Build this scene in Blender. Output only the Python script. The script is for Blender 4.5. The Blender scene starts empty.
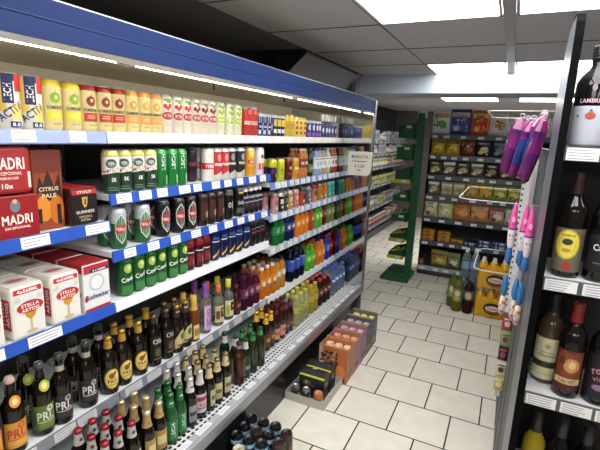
import bpy, bmesh, math, random
from mathutils import Vector, Matrix
rnd = random.Random(7)
PI = math.pi
SC = bpy.context.scene
COL = SC.collection
H_CAM = 1.70
FPX, PITCH, YAW, ROLL = 431.286, 0.20830, 0.443138, 0.0414868
VZ = Vector((0, 0, 1))

# ------------------------------------------------------------------ camera
cy_, sy_, cp_, sp_ = math.cos(YAW), math.sin(YAW), math.cos(PITCH), math.sin(PITCH)
FW = Vector((-sy_ * cp_, cy_ * cp_, -sp_)); RT0 = Vector((cy_, sy_, 0)); UP0 = RT0.cross(FW)
RT = RT0 * math.cos(ROLL) + UP0 * math.sin(ROLL)
UP = UP0 * math.cos(ROLL) - RT0 * math.sin(ROLL)
cd = bpy.data.cameras.new('camera'); cam = bpy.data.objects.new('camera', cd); COL.objects.link(cam)
cd.sensor_width = 36; cd.lens = FPX / 600 * 36; cd.clip_start = .05
M4 = Matrix((RT, UP, -FW)).transposed().to_4x4(); M4.translation = Vector((0, 0, H_CAM))
cam.matrix_world = M4
SC.camera = cam

def yat(px, X, z):
    """shelf position (metres along the aisle) of something measured at a column of the photograph"""
    a = (px - 300) / FPX
    n = RT - a * FW
    return -(X * n.x + (z - H_CAM) * n.z) / n.y
def xat(px, Y, z):
    a = (px - 300) / FPX
    n = RT - a * FW
    return -(Y * n.y + (z - H_CAM) * n.z) / n.x

# ------------------------------------------------------------------ materials
_M = {}
def lin(c):
    if isinstance(c, str):
        c = c.lstrip('#'); c = [int(c[i:i + 2], 16) / 255 for i in (0, 2, 4)]
    return tuple((x / 12.92 if x <= .04045 else ((x + .055) / 1.055) ** 2.4) for x in c)
FIN = dict(paint=(.38, 0, 0), can=(.3, .25, 0), paper=(.75, 0, 0), card=(.8, 0, 0), metal=(.35, .85, 0), plastic=(.3, 0, 0), gloss=(.08, 0, 0),
           dark=(.09, 0, 0), glass=(.06, 0, .75), liquid=(.1, 0, .25), film=(.2, 0, 0), matt=(.9, 0, 0), void=(.95, 0, 0), mirror=(.06, 1, 0))
def mat(col, fin='paint', rough=None, noise=.06):
    key = (col if isinstance(col, str) else tuple(col), fin, rough)
    if key in _M: return _M[key]
    r, me, tr = FIN[fin]
    if rough is not None: r = rough
    m = bpy.data.materials.new('%s_%s' % (fin, str(col).strip('#')))
    m.use_nodes = True
    nt = m.node_tree; b = nt.nodes['Principled BSDF']
    c = lin(col)
    b.inputs['Roughness'].default_value = r; b.inputs['Metallic'].default_value = me
    b.inputs['Transmission Weight'].default_value = tr
    if fin == 'void': b.inputs['Specular IOR Level'].default_value = .08
    if tr: b.inputs['IOR'].default_value = 1.2
    tc = nt.nodes.new('ShaderNodeTexCoord'); n = nt.nodes.new('ShaderNodeTexNoise'); n.inputs['Scale'].default_value = 14
    mr = nt.nodes.new('ShaderNodeMapRange'); mr.inputs['To Min'].default_value = 1 - noise; mr.inputs['To Max'].default_value = 1 + noise
    mx = nt.nodes.new('ShaderNodeMix'); mx.data_type = 'RGBA'; mx.blend_type = 'MULTIPLY'; mx.inputs['Factor'].default_value = 1
    mx.inputs['A'].default_value = (*c, 1)
    nt.links.new(tc.outputs['Object'], n.inputs['Vector']); nt.links.new(n.outputs['Fac'], mr.inputs['Value'])
    nt.links.new(mr.outputs['Result'], mx.inputs['B']); nt.links.new(mx.outputs['Result'], b.inputs['Base Color'])
    _M[key] = m
    return m
def emat(name, col, strength):
    m = bpy.data.materials.new(name); m.use_nodes = True
    nt = m.node_tree; nt.nodes.clear()
    o = nt.nodes.new('ShaderNodeOutputMaterial'); e = nt.nodes.new('ShaderNodeEmission')
    e.inputs['Color'].default_value = (*col, 1); e.inputs['Strength'].default_value = strength
    nt.links.new(e.outputs[0], o.inputs[0])
    return m

# ------------------------------------------------------------------ mesh builder
_T = {}
def text_polys(s):
    if s in _T: return _T[s]
    cu = bpy.data.curves.new('lettering', 'FONT'); cu.body = s; cu.resolution_u = 2; cu.space_character = 1.06; cu.offset = .022
    ob = bpy.data.objects.new('lettering', cu)
    me = bpy.data.meshes.new_from_object(ob)
    vs = [(v.co.x, v.co.y) for v in me.vertices]; fs = [tuple(p.vertices) for p in me.polygons]
    bpy.data.objects.remove(ob); bpy.data.curves.remove(cu); bpy.data.meshes.remove(me)
    xs = [v[0] for v in vs] or [0, 1]; ys = [v[1] for v in vs] or [0, 1]
    x0, x1, y0, y1 = min(xs), max(xs), min(ys), max(ys)
    vs = [((x - x0) / max(1e-6, x1 - x0) - .5, (y - y0) / max(1e-6, y1 - y0) - .5) for x, y in vs]
    _T[s] = (vs, fs); return _T[s]

class MB:
    def __init__(s): s.v = []; s.f = []; s.m = []; s.s = []; s.mats = []
    def mi(s, m):
        if m not in s.mats: s.mats.append(m)
        return s.mats.index(m)
    def add(s, vs, fs, m, smooth=False):
        o = len(s.v); s.v += [tuple(v) for v in vs]; i = s.mi(m)
        for f in fs: s.f.append(tuple(o + k for k in f)); s.m.append(i); s.s.append(smooth)
    def lathe(s, prof, ms, seg=20, a0=0, a1=2 * PI, c=(0, 0), smooth=True):
        full = abs(a1 - a0 - 2 * PI) < 1e-6; n = seg if full else seg + 1
        vs = [(c[0] + r * math.cos(a0 + (a1 - a0) * k / seg), c[1] + r * math.sin(a0 + (a1 - a0) * k / seg), z) for r, z in prof for k in range(n)]
        for j in range(len(prof) - 1):
            fs = []
            for k in range(seg):
                k2 = (k + 1) % n
                a, b, d, e = j * n + k, j * n + k2, (j + 1) * n + k2, (j + 1) * n + k
                if prof[j][0] < 1e-6: fs.append((a, d, e))
                elif prof[j + 1][0] < 1e-6: fs.append((a, b, d))
                else: fs.append((a, b, d, e))
            if j == 0: o = len(s.v); s.v += vs
            m = ms[j] if isinstance(ms, list) else ms
            i = s.mi(m)
            for f in fs: s.f.append(tuple(o + q for q in f)); s.m.append(i); s.s.append(smooth)
    def box(s, x0, x1, y0, y1, z0, z1, m, bevel=0, seg=1):
        if bevel:
            bm = bmesh.new(); bmesh.ops.create_cube(bm, size=1)
            for v in bm.verts: v.co = Vector(((x0 + x1) / 2 + v.co.x * (x1 - x0), (y0 + y1) / 2 + v.co.y * (y1 - y0), (z0 + z1) / 2 + v.co.z * (z1 - z0)))
            bmesh.ops.bevel(bm, geom=bm.edges[:], offset=bevel, segments=seg, affect='EDGES', profile=.5)
            bm.verts.index_update()
            s.add([v.co for v in bm.verts], [[v.index for v in f.verts] for f in bm.faces], m); bm.free(); return
        vs = [(x, y, z) for x in (x0, x1) for y in (y0, y1) for z in (z0, z1)]
        s.add(vs, [(0, 1, 3, 2), (4, 6, 7, 5), (0, 4, 5, 1), (2, 3, 7, 6), (0, 2, 6, 4), (1, 5, 7, 3)], m)
    def prism(s, poly, axis, a, b, m):
        """poly in the two axes left over, extruded along axis from a to b"""
        def P(q, t):
            if axis == 'y': return (q[0], t, q[1])
            if axis == 'x': return (t, q[0], q[1])
            return (q[0], q[1], t)
        n = len(poly); vs = [P(q, a) for q in poly] + [P(q, b) for q in poly]
        s.add(vs, [tuple(range(n)), tuple(range(2 * n - 1, n - 1, -1))] + [(k, k + n, (k + 1) % n + n, (k + 1) % n) for k in range(n)], m)
    def tube(s, path, r, m, seg=8, closed=False):
        P = [Vector(p) for p in path]; n = len(P); vs = []
        for i in range(n):
            t = (P[(i + 1) % n] - P[i - 1]) if closed else (P[min(i + 1, n - 1)] - P[max(i - 1, 0)])
            t.normalize(); u = t.cross(Vector((.13, .27, .95))); u.normalize(); w = t.cross(u)
            for k in range(seg):
                a = 2 * PI * k / seg; vs.append(P[i] + (u * math.cos(a) + w * math.sin(a)) * r)
        fs = []
        for i in range(n if closed else n - 1):
            j = (i + 1) % n
            fs += [(i * seg + k, i * seg + (k + 1) % seg, j * seg + (k + 1) % seg, j * seg + k) for k in range(seg)]
        if not closed: fs += [tuple(range(seg))[::-1], tuple((n - 1) * seg + k for k in range(seg))]
        s.add(vs, fs, m, True)
    def shapes(s, items, mp, base=.0005):
        for li, it in enumerate(items):
            off = base + .00013 * li; k = it[0]; m = it[1] if not isinstance(it[1], str) else mat(it[1], 'paper', .5)
            if k == 'rect':
                _, _, u0, u1, v0, v1 = it; n = max(1, int(abs(u1 - u0) / .007))
                vs = [mp(u0 + (u1 - u0) * i / n, v, off) for v in (v0, v1) for i in range(n + 1)]
                s.add(vs, [(i, i + 1, n + 2 + i, n + 1 + i) for i in range(n)], m)
            elif k == 'ell':
                _, _, u, v, a, b = it; N = 18; R = 3
                vs = [mp(u, v, off)] + [mp(u + a * q / R * math.cos(2 * PI * i / N), v + b * q / R * math.sin(2 * PI * i / N), off) for q in range(1, R + 1) for i in range(N)]
                fs = [(0, 1 + i, 1 + (i + 1) % N) for i in range(N)]
                for q in range(R - 1): fs += [(1 + q * N + i, 1 + (q + 1) * N + i, 1 + (q + 1) * N + (i + 1) % N, 1 + q * N + (i + 1) % N) for i in range(N)]
                s.add(vs, fs, m)
            elif k == 'poly':
                bm = bmesh.new(); bm.faces.new([bm.verts.new((u, v, 0)) for u, v in it[2]])
                us = [u for u, v in it[2]]; q = min(us) + .007
                while q < max(us):
                    bmesh.ops.bisect_plane(bm, geom=bm.verts[:] + bm.edges[:] + bm.faces[:], plane_co=(q, 0, 0), plane_no=(1, 0, 0)); q += .007
                bmesh.ops.triangulate(bm, faces=bm.faces[:]); bm.verts.index_update()
                s.add([mp(v.co.x, v.co.y, off) for v in bm.verts], [[v.index for v in f.verts] for f in bm.faces], m); bm.free()
            elif k == 'txt':
                _, _, st, u, v, w, h = it[:7]; rot = it[7] if len(it) > 7 else 0
                tv, tf = text_polys(st); ca, sa = math.cos(rot), math.sin(rot)
                s.add([mp(u + x * w * ca - y * h * sa, v + x * w * sa + y * h * ca, off) for x, y in tv], tf, m)
    def build(s, name, parent=None, loc=(0, 0, 0)):
        me = bpy.data.meshes.new(name); me.from_pydata(s.v, [], s.f)
        for m in s.mats: me.materials.append(m)
        me.polygons.foreach_set('material_index', s.m); me.polygons.foreach_set('use_smooth', s.s); me.update()
        o = bpy.data.objects.new(name, me); COL.objects.link(o); o.location = loc
        if parent: o.parent = parent
        return o
def cyl(R, th0=0, z0=0): return lambda u, v, o: ((R + o) * math.cos(th0 + u / R), (R + o) * math.sin(th0 + u / R), z0 + v)
def flat(org, ua, va):
    O, A, B = Vector(org), Vector(ua), Vector(va); N = A.cross(B)
    return lambda u, v, o: O + A * u + B * v + N * o

# ------------------------------------------------------------------ things
def tag(o, label, cat, group=None, kind=None):
    if label: o['label'] = label
    if cat: o['category'] = cat
    if group: o['group'] = group
    if kind: o['kind'] = kind
    return o
def empty(name, loc=(0, 0, 0), rz=0):
    o = bpy.data.objects.new(name, None); COL.objects.link(o); o.location = loc; o.rotation_euler = (0, 0, rz); o.empty_display_size = .05
    return o
def struct(mb, name):
    o = mb.build(name); o['kind'] = 'structure'; return o
def dup(o, parent=None):
    c = o.copy(); COL.objects.link(c)
    if parent: c.parent = parent
    for ch in list(o.children): dup(ch, c)
    return c
RAD = {}; WID = {}
MAKE = {}     # kind -> (builder, category)
FIRST = {}
def put(kind, x, y, z, label, group=None, rz=0, tilt=None):
    if kind not in FIRST:
        o = MAKE[kind][0](); FIRST[kind] = o
    else: o = dup(FIRST[kind])
    o.location = (x, y, z + .0007); o.rotation_euler = (tilt[0] if tilt else 0, tilt[1] if tilt else 0, rz)
    tag(o, label, MAKE[kind][1])
    if group: o['group'] = group
    elif 'group' in o: del o['group']
    return o
ORD = 'first second third fourth fifth sixth seventh eighth ninth tenth eleventh twelfth thirteenth fourteenth fifteenth sixteenth'.split()
_last = {}
def run(kind, pxs, X, z, desc, group, gap=.067, rot=-.25, rows=1, dx=.072, shelf=None, jit=.12, skip=0):
    """a run of one product along a shelf; {o} in desc becomes the ordinal from the near end"""
    key = shelf or (round(z, 2)); gap = max(gap if kind not in RAD else 0, 2 * RAD[kind] + .0012, (RAD[kind] + _last.get(('r', key), 0)) + .0012 if 0 else 0); dx = max(dx, 2 * RAD[kind] + .008)
    for r in range(rows):
        n = len(pxs)
        for i, px in enumerate(pxs):
            if r and i < skip: continue
            if r == 0:
                y = yat(px, X, z); y = max(y, _last.get(key, -9) + RAD[kind] + .0012); _last[key] = y + RAD[kind]
                _ys = _last.setdefault(('ys', key, kind, desc), []); _ys.append(y)
            else: y = _last[('ys', key, kind, desc)][i]
            d = desc.format(o=(ORD[i] + ' ') if n > 1 else '').strip()
            if rows > 1: d += [', front row', ', second row', ', third row', ', fourth row'][r]
            put(kind, X - r * dx + rnd.uniform(-.003, .003), y, z, d, group, rot + rnd.uniform(-jit, jit))

# ---- cans
SILVER = '#b9bcc0'
def can(key, H=.168, R=.033, body='#ffffff', shapes=(), bands=(), neck=None, lid=SILVER, lidfin='metal', cat='can', name='drink_can', tab=True):
    RAD[key] = R
    def mk():
        root = empty(name)
        zs = [(.012, None)]
        cuts = sorted({.012, H - .018} | {max(.012, min(H - .018, q)) for b in bands for q in b[:2]})
        def colat(z):
            for a, b, c in bands:
                if a <= z <= b: return mat(c, 'can')
            return mat(body, 'can')
        prof = [(0, .005), (R * .62, .005), (R * .72, 0), (R * .8, 0), (R, .012)]; ms = [mat(SILVER, 'metal')] * 3 + [colat(.012)]
        for a, b in zip(cuts, cuts[1:]): prof.append((R, b)); ms.append(colat((a + b) / 2))
        nk = mat(neck, 'can') if neck else colat(H - .018)
        prof += [(R * .93, H - .010), (R * .83, H - .003)]; ms += [nk, nk]
        b = MB(); b.lathe(prof, ms, 22); b.shapes(shapes, cyl(R, 0, H / 2)); b.build('body', root)
        l = MB(); lm = mat(lid, lidfin); l.lathe([(R * .83, H - .003), (R * .85, H - .001), (R * .83, H), (R * .79, H), (R * .76, H - .005), (0, H - .005)], lm, 22); lo = l.build('lid', root)
        if tab:
            t = MB(); t.lathe([(0, H - .0045), (.008, H - .0045), (.008, H - .003), (0, H - .003)], lm, 10, c=(.006, 0)); t.box(-.012, .004, -.006, .006, H - .0045, H - .003, lm); t.build('ring_pull', lo)
        return root
    MAKE[key] = (mk, cat)
def rect(c, u0, u1, v0, v1): return ('rect', c, u0, u1, v0, v1)
def ell(c, u, v, a, b): return ('ell', c, u, v, a, b)
def txt(c, s, u, v, w, h, r=0): return ('txt', c, s, u, v, w, h, r)

# ---- bottles
def prof_beer(H, R): return [(0, .004), (R * .8, 0), (R * .95, .002), (R, .008), (R, H * .56), (R * .96, H * .61), (R * .8, H * .68), (R * .56, H * .75), (.0150, H * .82), (.0135, H * .9), (.0135, H - .016), (.0150, H - .015), (.0150, H - .006), (.0125, H - .005)]
def prof_ale(H, R): return [(0, .004), (R * .8, 0), (R * .95, .002), (R, .008), (R, H * .60), (R * .92, H * .66), (R * .6, H * .73), (.0165, H * .79), (.0140, H * .9), (.0135, H - .016), (.0150, H - .015), (.0150, H - .006), (.0125, H - .005)]
def prof_wine(H, R): return [(0, .012), (R * .7, .002), (R * .93, 0), (R, .008), (R, H * .60), (R * .97, H * .65), (R * .8, H * .71), (R * .5, H * .765), (.0160, H * .81), (.0145, H * .97), (.0160, H * .97), (.0160, H * .995), (.0125, H)]
def prof_sq(H, R): return [(0, .004), (R * .85, 0), (R, .006), (R, H * .60), (R * .9, H * .655), (R * .5, H * .70), (.0150, H * .73), (.0135, H * .88), (.0135, H - .016), (.0150, H - .015), (.0150, H - .006), (.0125, H - .005)]
def prof_pet(H, R): return [(0, .012), (R * .55, .004), (R * .85, 0), (R * .98, .012), (R, .024), (R, H * .28), (R * .93, H * .31), (R * .93, H * .34), (R, H * .37), (R, H * .66), (R * .97, H * .71), (R * .8, H * .79), (R * .5, H * .87), (.0125, H * .905), (.0125, H - .018), (.0155, H - .017), (.0125, H - .016), (.0125, H - .004)]
PROF = dict(beer=prof_beer, ale=prof_ale, wine=prof_wine, sq=prof_sq, pet=prof_pet)
def rad(prof, z):
    for (r0, z0), (r1, z1) in zip(prof, prof[1:]):
        if z0 <= z <= z1 and z1 > z0: return r0 + (r1 - r0) * (z - z0) / (z1 - z0)
    return prof[-1][0]
def bottle(key, shape='beer', H=.235, R=.031, glass='#1c0d06', gfin='dark', cap='#c9a24a', capkind='crown', label=None, lshapes=(), neck=None, nshapes=(), arc=2.2, cat='bottle', name='beer_bottle', swing=False, tagcol=None, full=False, liquid=None):
    RAD[key] = R
    def mk():
        root = empty(name); P = PROF[shape](H, R)
        g = MB(); gm = mat(glass, gfin)
        if liquid:
            ms = [mat(liquid, 'liquid') if P[i + 1][1] < H * .8 else gm for i in range(len(P) - 1)]
        else: ms = gm
        g.lathe(P, ms, 22); g.build('glass_body' if gfin in ('dark', 'glass') and shape != 'pet' else 'body', root)
        cm = mat(cap, 'metal' if capkind == 'crown' else 'plastic')
        c = MB()
        if capkind == 'crown': c.lathe([(.0158, H - .014), (.0160, H - .006), (.0135, H), (0, H + .0005)], cm, 14)
        elif capkind == 'screw': c.lathe([(.0160, H - .019), (.0160, H - .002), (.0145, H), (0, H)], cm, 16)
        elif capkind == 'foil':
            zs = [H * .80, H * .85, H * .9, H * .97]; c.lathe([(rad(P, z) + .0009, z) for z in zs] + [(.0172, H * .972), (.0172, H * .997), (.015, H + .001), (0, H + .001)], mat(cap, 'paint'), 16)
        elif capkind == 'long': c.lathe([(.0165, H - .048), (.0168, H - .047), (.0168, H - .002), (.015, H), (0, H)], mat(cap, 'plastic'), 16)
        elif capkind == 'swing': c.lathe([(.0155, H - .008), (.0165, H), (.012, H + .010), (.006, H + .014), (0, H + .015)], mat(cap, 'plastic'), 14)
        c.build({'foil': 'foil_capsule', 'swing': 'stopper', 'long': 'cap', 'crown': 'crown_cap', 'screw': 'cap'}[capkind], root)
        if swing:
            w = MB(); wm = mat('#a8a8a8', 'metal')
            w.tube([(0, .016, H - .05), (0, .0175, H - .03), (0, .0180, H + .002), (0, .010, H + .0165), (0, -.010, H + .0165), (0, -.0180, H + .002), (0, -.0175, H - .03), (0, -.016, H - .05)], .0010, wm, 6)
            w.tube([(.015 * math.cos(a), .016 * math.sin(a), H - .05) for a in [2 * PI * k / 12 for k in range(12)]], .0010, wm, 6, True); w.build('wire_bail', root)
        if tagcol:
            t = MB(); t.shapes([ell(tagcol, 0, 0, .017, .021), ell('#e8d9a0', 0, 0, .009, .011)], flat((.0335, 0, H - .066), (0, 1, 0), (-.25, 0, .97))); t.tube([(.0165, 0, H - .05), (.031, 0, H - .052)], .001, mat('#a8a8a8', 'metal'), 5); t.build('neck_tag', root)
        if label:
            z0, z1, lc = label; l = MB(); A = PI if full else arc / 2
            r0 = R + .0005
            l.lathe([(r0, H * z0), (r0, H * z1)], mat(lc, 'paper', .5), 24 if full else 14, -A, A)
            l.shapes(lshapes, cyl(R, 0, H * (z0 + z1) / 2), .0010); l.build('label', root)
        if neck:
            z0, z1, lc = neck; l = MB(); zz = [H * (z0 + (z1 - z0) * k / 4) for k in range(5)]
            l.lathe([(rad(P, z) + .0007, z) for z in zz], mat(lc, 'paper', .4), 16)
            zm = H * (z0 + z1) / 2; l.shapes(nshapes, cyl(rad(P, zm) + .0012, 0, zm), .0012); l.build('neck_label', root)
        return root
    MAKE[key] = (mk, cat)

# ---- cartons and packs: x is the aisle side, shapes for aisle face (fx), near face (fy), top (ft)
def carton(key, w, d, h, body, fx=(), fy=(), ft=(), cat='pack', name='beer_carton', bev=.004, parts=None, topcol=None):
    """w along the aisle (y), d into the shelf (x), h up; origin at the base centre"""
    def mk():
        root = empty(name)
        b = MB(); b.box(-d / 2, d / 2, -w / 2, w / 2, 0, h, mat(body, 'card', .45), bev, 2)
        b.shapes(fx, flat((d / 2, 0, h / 2), (0, 1, 0), (0, 0, 1)))
        b.shapes(fy, flat((0, -w / 2, h / 2), (1, 0, 0), (0, 0, 1)))
        b.build('box', root)
        if topcol or ft:
            t = MB()
            t.box(-d / 2 + .006, d / 2 - .006, -w / 2 + .006, w / 2 - .006, h - .001, h + .0015, mat(topcol or body, 'card', .45))
            t.shapes(ft, flat((0, 0, h + .0015), (0, 1, 0), (-1, 0, 0))); t.build('top_flap', root)
        if parts: parts(root)
        return root
    MAKE[key] = (mk, cat)

# ---- bags (face towards -y by default, origin at bottom centre)
def bag(key, w, h, t, body, shapes=(), cat='bag', name='snack_bag', fin='film', seal=None, ripple=.0):
    WID[key] = w
    def mk():
        N, K = 8, 8; m = mat(body, fin)
        rr = random.Random(key); ph = rr.uniform(0, 6)
        def bul(a, b):   # a,b in 0..1
            e = (max(0, 1 - abs(2 * a - 1) ** 2.6)) ** .5 * (max(0, 1 - abs(2 * b - 1) ** 3.5)) ** .6
            return t / 2 * e * (1 + .10 * math.sin(9 * a + ph) * math.sin(7 * b + ph))
        def P(a, b, sg):
            wf = 1 - .06 * (1 - abs(2 * b - 1))
            return (w * (a - .5) * wf, -sg * bul(a, b), h * b)
        b = MB()
        for sg in (1, -1):
            vs = [P(i / N, j / K, sg) for j in range(K + 1) for i in range(N + 1)]
            fs = []
            for j in range(K):
                for i in range(N):
                    q = (j * (N + 1) + i, j * (N + 1) + i + 1, (j + 1) * (N + 1) + i + 1, (j + 1) * (N + 1) + i)
                    fs.append(q if sg > 0 else q[::-1])
            b.add(vs, fs, m, True)
        mp = lambda u, v, o: (u, -bul(u / w + .5, min(1, max(0, v / h + .5))) - o - .0008, h / 2 + v)
        b.shapes(shapes, mp, .0008)
        o = MB()
        root = empty(name); b.build('pouch', root)
        sm = mat(seal or body, fin)
        o.box(-w / 2 * .97, w / 2 * .97, -.0015, .0015, h - .004, h + .010, sm); o.build('top_seal', root)
        return root
    MAKE[key] = (mk, cat)

# =================================================================== THE SETTING
def floor_mat():
    m = bpy.data.materials.new('ceramic_floor_tiles'); m.use_nodes = True; nt = m.node_tree; b = nt.nodes['Principled BSDF']
    tc = nt.nodes.new('ShaderNodeTexCoord'); mp = nt.nodes.new('ShaderNodeMapping')
    mp.inputs['Location'].default_value = (.134, .0019, 0)
    br = nt.nodes.new('ShaderNodeTexBrick'); br.offset = .5; br.squash = 1
    for k, v in (('Scale', 1), ('Mortar Size', .0045), ('Mortar Smooth', .1), ('Bias', 0), ('Brick Width', .329), ('Row Height', .3262)): br.inputs[k].default_value = v
    br.inputs['Color1'].default_value = (*lin('#efeadc'), 1); br.inputs['Color2'].default_value = (*lin('#e4dfd0'), 1); br.inputs['Mortar'].default_value = (*lin('#24211d'), 1)
    n = nt.nodes.new('ShaderNodeTexNoise'); n.inputs['Scale'].default_value = 9; n.inputs['Detail'].default_value = 8
    mr = nt.nodes.new('ShaderNodeMapRange'); mr.inputs['To Min'].default_value = .84; mr.inputs['To Max'].default_value = 1.1
    mx = nt.nodes.new('ShaderNodeMix'); mx.data_type = 'RGBA'; mx.blend_type = 'MULTIPLY'; mx.inputs['Factor'].default_value = 1
    L = nt.links.new
    L(tc.outputs['Object'], mp.inputs['Vector']); L(mp.outputs['Vector'], br.inputs['Vector']); L(tc.outputs['Object'], n.inputs['Vector']); L(n.outputs['Fac'], mr.inputs['Value'])
    L(br.outputs['Color'], mx.inputs['A']); L(mr.outputs['Result'], mx.inputs['B']); L(mx.outputs['Result'], b.inputs['Base Color'])
    r2 = nt.nodes.new('ShaderNodeMapRange'); r2.inputs['To Min'].default_value = .3; r2.inputs['To Max'].default_value = .75; L(br.outputs['Fac'], r2.inputs['Value']); L(r2.outputs['Result'], b.inputs['Roughness'])
    bp = nt.nodes.new('ShaderNodeBump'); bp.inputs['Strength'].default_value = .25; bp.inputs['Distance'].default_value = .003; bp.invert = True
    L(br.outputs['Fac'], bp.inputs['Height']); L(bp.outputs['Normal'], b.inputs['Normal'])
    return m
XL, XR, Y0, Y1, ZC = -2.35, 2.3, -2.6, 9.6, 2.27
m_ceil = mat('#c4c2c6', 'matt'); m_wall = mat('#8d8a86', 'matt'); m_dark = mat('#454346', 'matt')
b = MB(); b.box(XL, XR, Y0, Y1, -.05, 0, floor_mat()); struct(b, 'floor')
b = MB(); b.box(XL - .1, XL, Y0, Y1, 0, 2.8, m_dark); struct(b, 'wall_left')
b = MB(); b.box(XR, XR + .1, Y0, Y1, 0, 2.8, m_wall); struct(b, 'wall_right')
b = MB(); b.box(XL, XR, Y1, Y1 + .1, 0, 2.8, mat('#6f6c69', 'matt')); struct(b, 'wall_back')
b = MB(); b.box(XL, XR, Y0 - .1, Y0, 0, 2.8, m_wall); struct(b, 'wall_front')
# suspended ceiling: tiles in a T-bar grid with the light bays left open
CX = [-1.36, -.695, -.085, .525, 1.135, 1.745, XR]
CY = [Y0, -1.87, -1.27, -.67, -.07, .53, 1.13, 1.73, 2.33, 2.98, 3.60, 4.15]
LIT = {(1, 5), (1, 6), (1, 7), (2, 5), (2, 6), (2, 7), (1, 10), (2, 10), (1, 1), (1, 2), (2, 1), (2, 2), (4, 6), (4, 7), (4, 1), (4, 2)}
b = MB()
for i in range(len(CX) - 1):
    for j in range(len(CY) - 1):
        if (i, j) in LIT: b.box(CX[i], CX[i + 1], CY[j], CY[j + 1], ZC + .09, ZC + .11, mat('#d8d8d8', 'matt')); continue
        b.box(CX[i] + .001, CX[i + 1] - .001, CY[j] + .002, CY[j + 1] - .002, ZC, ZC + .015, m_ceil)
b.box(-1.36, XR, Y0, 4.15, ZC + .11, ZC + .13, m_dark)
struct(b, 'ceiling')
b = MB(); gm = mat('#a3a1a3', 'paint')
for x in CX[2:3] + CX[4:-1]: b.box(x - .026, x + .026, Y0, 4.15, ZC - .006, ZC + .02, gm)
struct(b, 'trim_1')
b = MB(); 
for x in (CX[1], CX[3]): b.box(x - .004, x + .004, Y0, 4.15, ZC - .003, ZC + .012, mat('#4c4a4c', 'paint'))
for y in CY[1:-1]: b.box(-1.36, XR, y - .004, y + .004, ZC - .003, ZC + .012, mat('#4c4a4c', 'paint'))
struct(b, 'trim_2')
b = MB(); b.box(XL, -1.36, Y0, 4.15, 2.75, 2.8, m_dark); b.box(-1.375, -1.36, 2.82, 4.15, ZC, 2.75, m_dark); b.box(XL, -1.362, Y0, 2.82, ZC, ZC + .015, mat('#6f6d70', 'matt')); struct(b, 'ceiling_2')      # dark recess over the fridge; near ceiling strip painted darker, imitating light falloff
b = MB(); b.box(-1.42, XR, 4.15, 4.62, 2.105, 2.8, mat('#c9d3e2', 'paint', .45)); struct(b, 'beam')
b = MB(); b.box(XL, -1.42, 4.15, 4.25, 1.9, 2.8, mat('#77757a', 'matt')); b.box(-1.44, -1.40, 4.05, 4.16, 2.0, 2.27, mat('#8a888c', 'matt')); struct(b, 'wall_2')
b = MB()
for x0, x1, y0, y1 in ((XL, XR, 4.62, 5.9), (XL, -1.0, 5.9, 7.1), (XL, XR, 7.1, Y1), (-.25, .0, 5.9, 7.1), (.85, XR, 5.9, 7.1)): b.box(x0, x1, y0, y1, 2.27, 2.3, m_ceil)
struct(b, 'ceiling_3')
b = MB(); b.prism([(-1.38, 2.265), (-1.38, 2.25), (-1.66, 1.99), (-1.66, 2.005)], 'y', 2.90, 4.13, mat('#a5a4a8', 'matt')); struct(b, 'trim_3')
# ceiling light panels
def light_panel(x0, x1, y0, y1, z, label, st=1.0):
    r = empty('ceiling_light', ((x0 + x1) / 2, (y0 + y1) / 2, z)); tag(r, label, 'ceiling light', 'flat light panels in the ceiling')
    dx, dy = (x1 - x0) / 2, (y1 - y0) / 2
    d = MB(); d.box(-dx, dx, -dy, dy, .0, .012, {1: E_PANEL, 2: E_BACK, 3: E_REAR_FILL}[st]); d.build('diffuser', r)
    f = MB(); fm = mat('#c2c2c4', 'paint')
    for a in ((-dx, dx, -dy, -dy + .012), (-dx, dx, dy - .012, dy), (-dx, -dx + .012, -dy, dy), (dx - .012, dx, -dy, dy)): f.box(*a, -.003, .02, fm)
    f.build('frame', r)
E_PANEL = emat('light_panel_glow', (1, .985, .96), 9.0)
E_REAR_FILL = emat('rear_fill_glow', (1, .985, .96), 6.5)  # fill light for the panels added behind the viewpoint
E_BACK = emat('back_light_glow', (1, .985, .96), 13.0)
E_LED = emat('fridge_tube_glow', (1, .95, .85), 50.0)
g = .03
light_panel(CX[1] + .006, CX[2] - g, .53, 2.33, ZC, 'large white light panel nearest the fridge canopy, in the near part of the ceiling')
light_panel(CX[2] + g, CX[3] - .006, .53, 2.33, ZC, 'large white light panel right of the ceiling bar, above the wine bottles')
light_panel(CX[1] + .006, CX[2] - g, 3.62, 4.13, ZC, 'narrow light panel left of the ceiling bar, right before the pale beam')
light_panel(CX[2] + g, CX[3] - .006, 3.62, 4.13, ZC, 'narrow light panel right of the ceiling bar, right before the pale beam')
light_panel(CX[1] + g, CX[2] - g, -1.87, -.67, ZC, 'added unseen ceiling light panel behind the viewpoint on the fridge side', 3)  # unseen panels behind the viewpoint, added to light the scene evenly
light_panel(CX[2] + g, CX[3] - g, -1.87, -.67, ZC, 'added unseen ceiling light panel behind the viewpoint in the middle of the room', 3)
light_panel(CX[4] + g, CX[5] - g, 1.13, 2.33, ZC, 'ceiling light panel over the neighbouring aisle beyond the wine shelves')
light_panel(CX[4] + g, CX[5] - g, -1.87, -.67, ZC, 'added unseen ceiling light panel behind the viewpoint over the neighbouring aisle', 3)
light_panel(-1.0, -.25, 5.9, 7.1, 2.275, 'far light panel beyond the beam, above the left half of the snack shelves', 2)
light_panel(.0, .85, 5.9, 7.1, 2.275, 'far light panel beyond the beam, above the right half of the snack shelves', 2)

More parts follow.
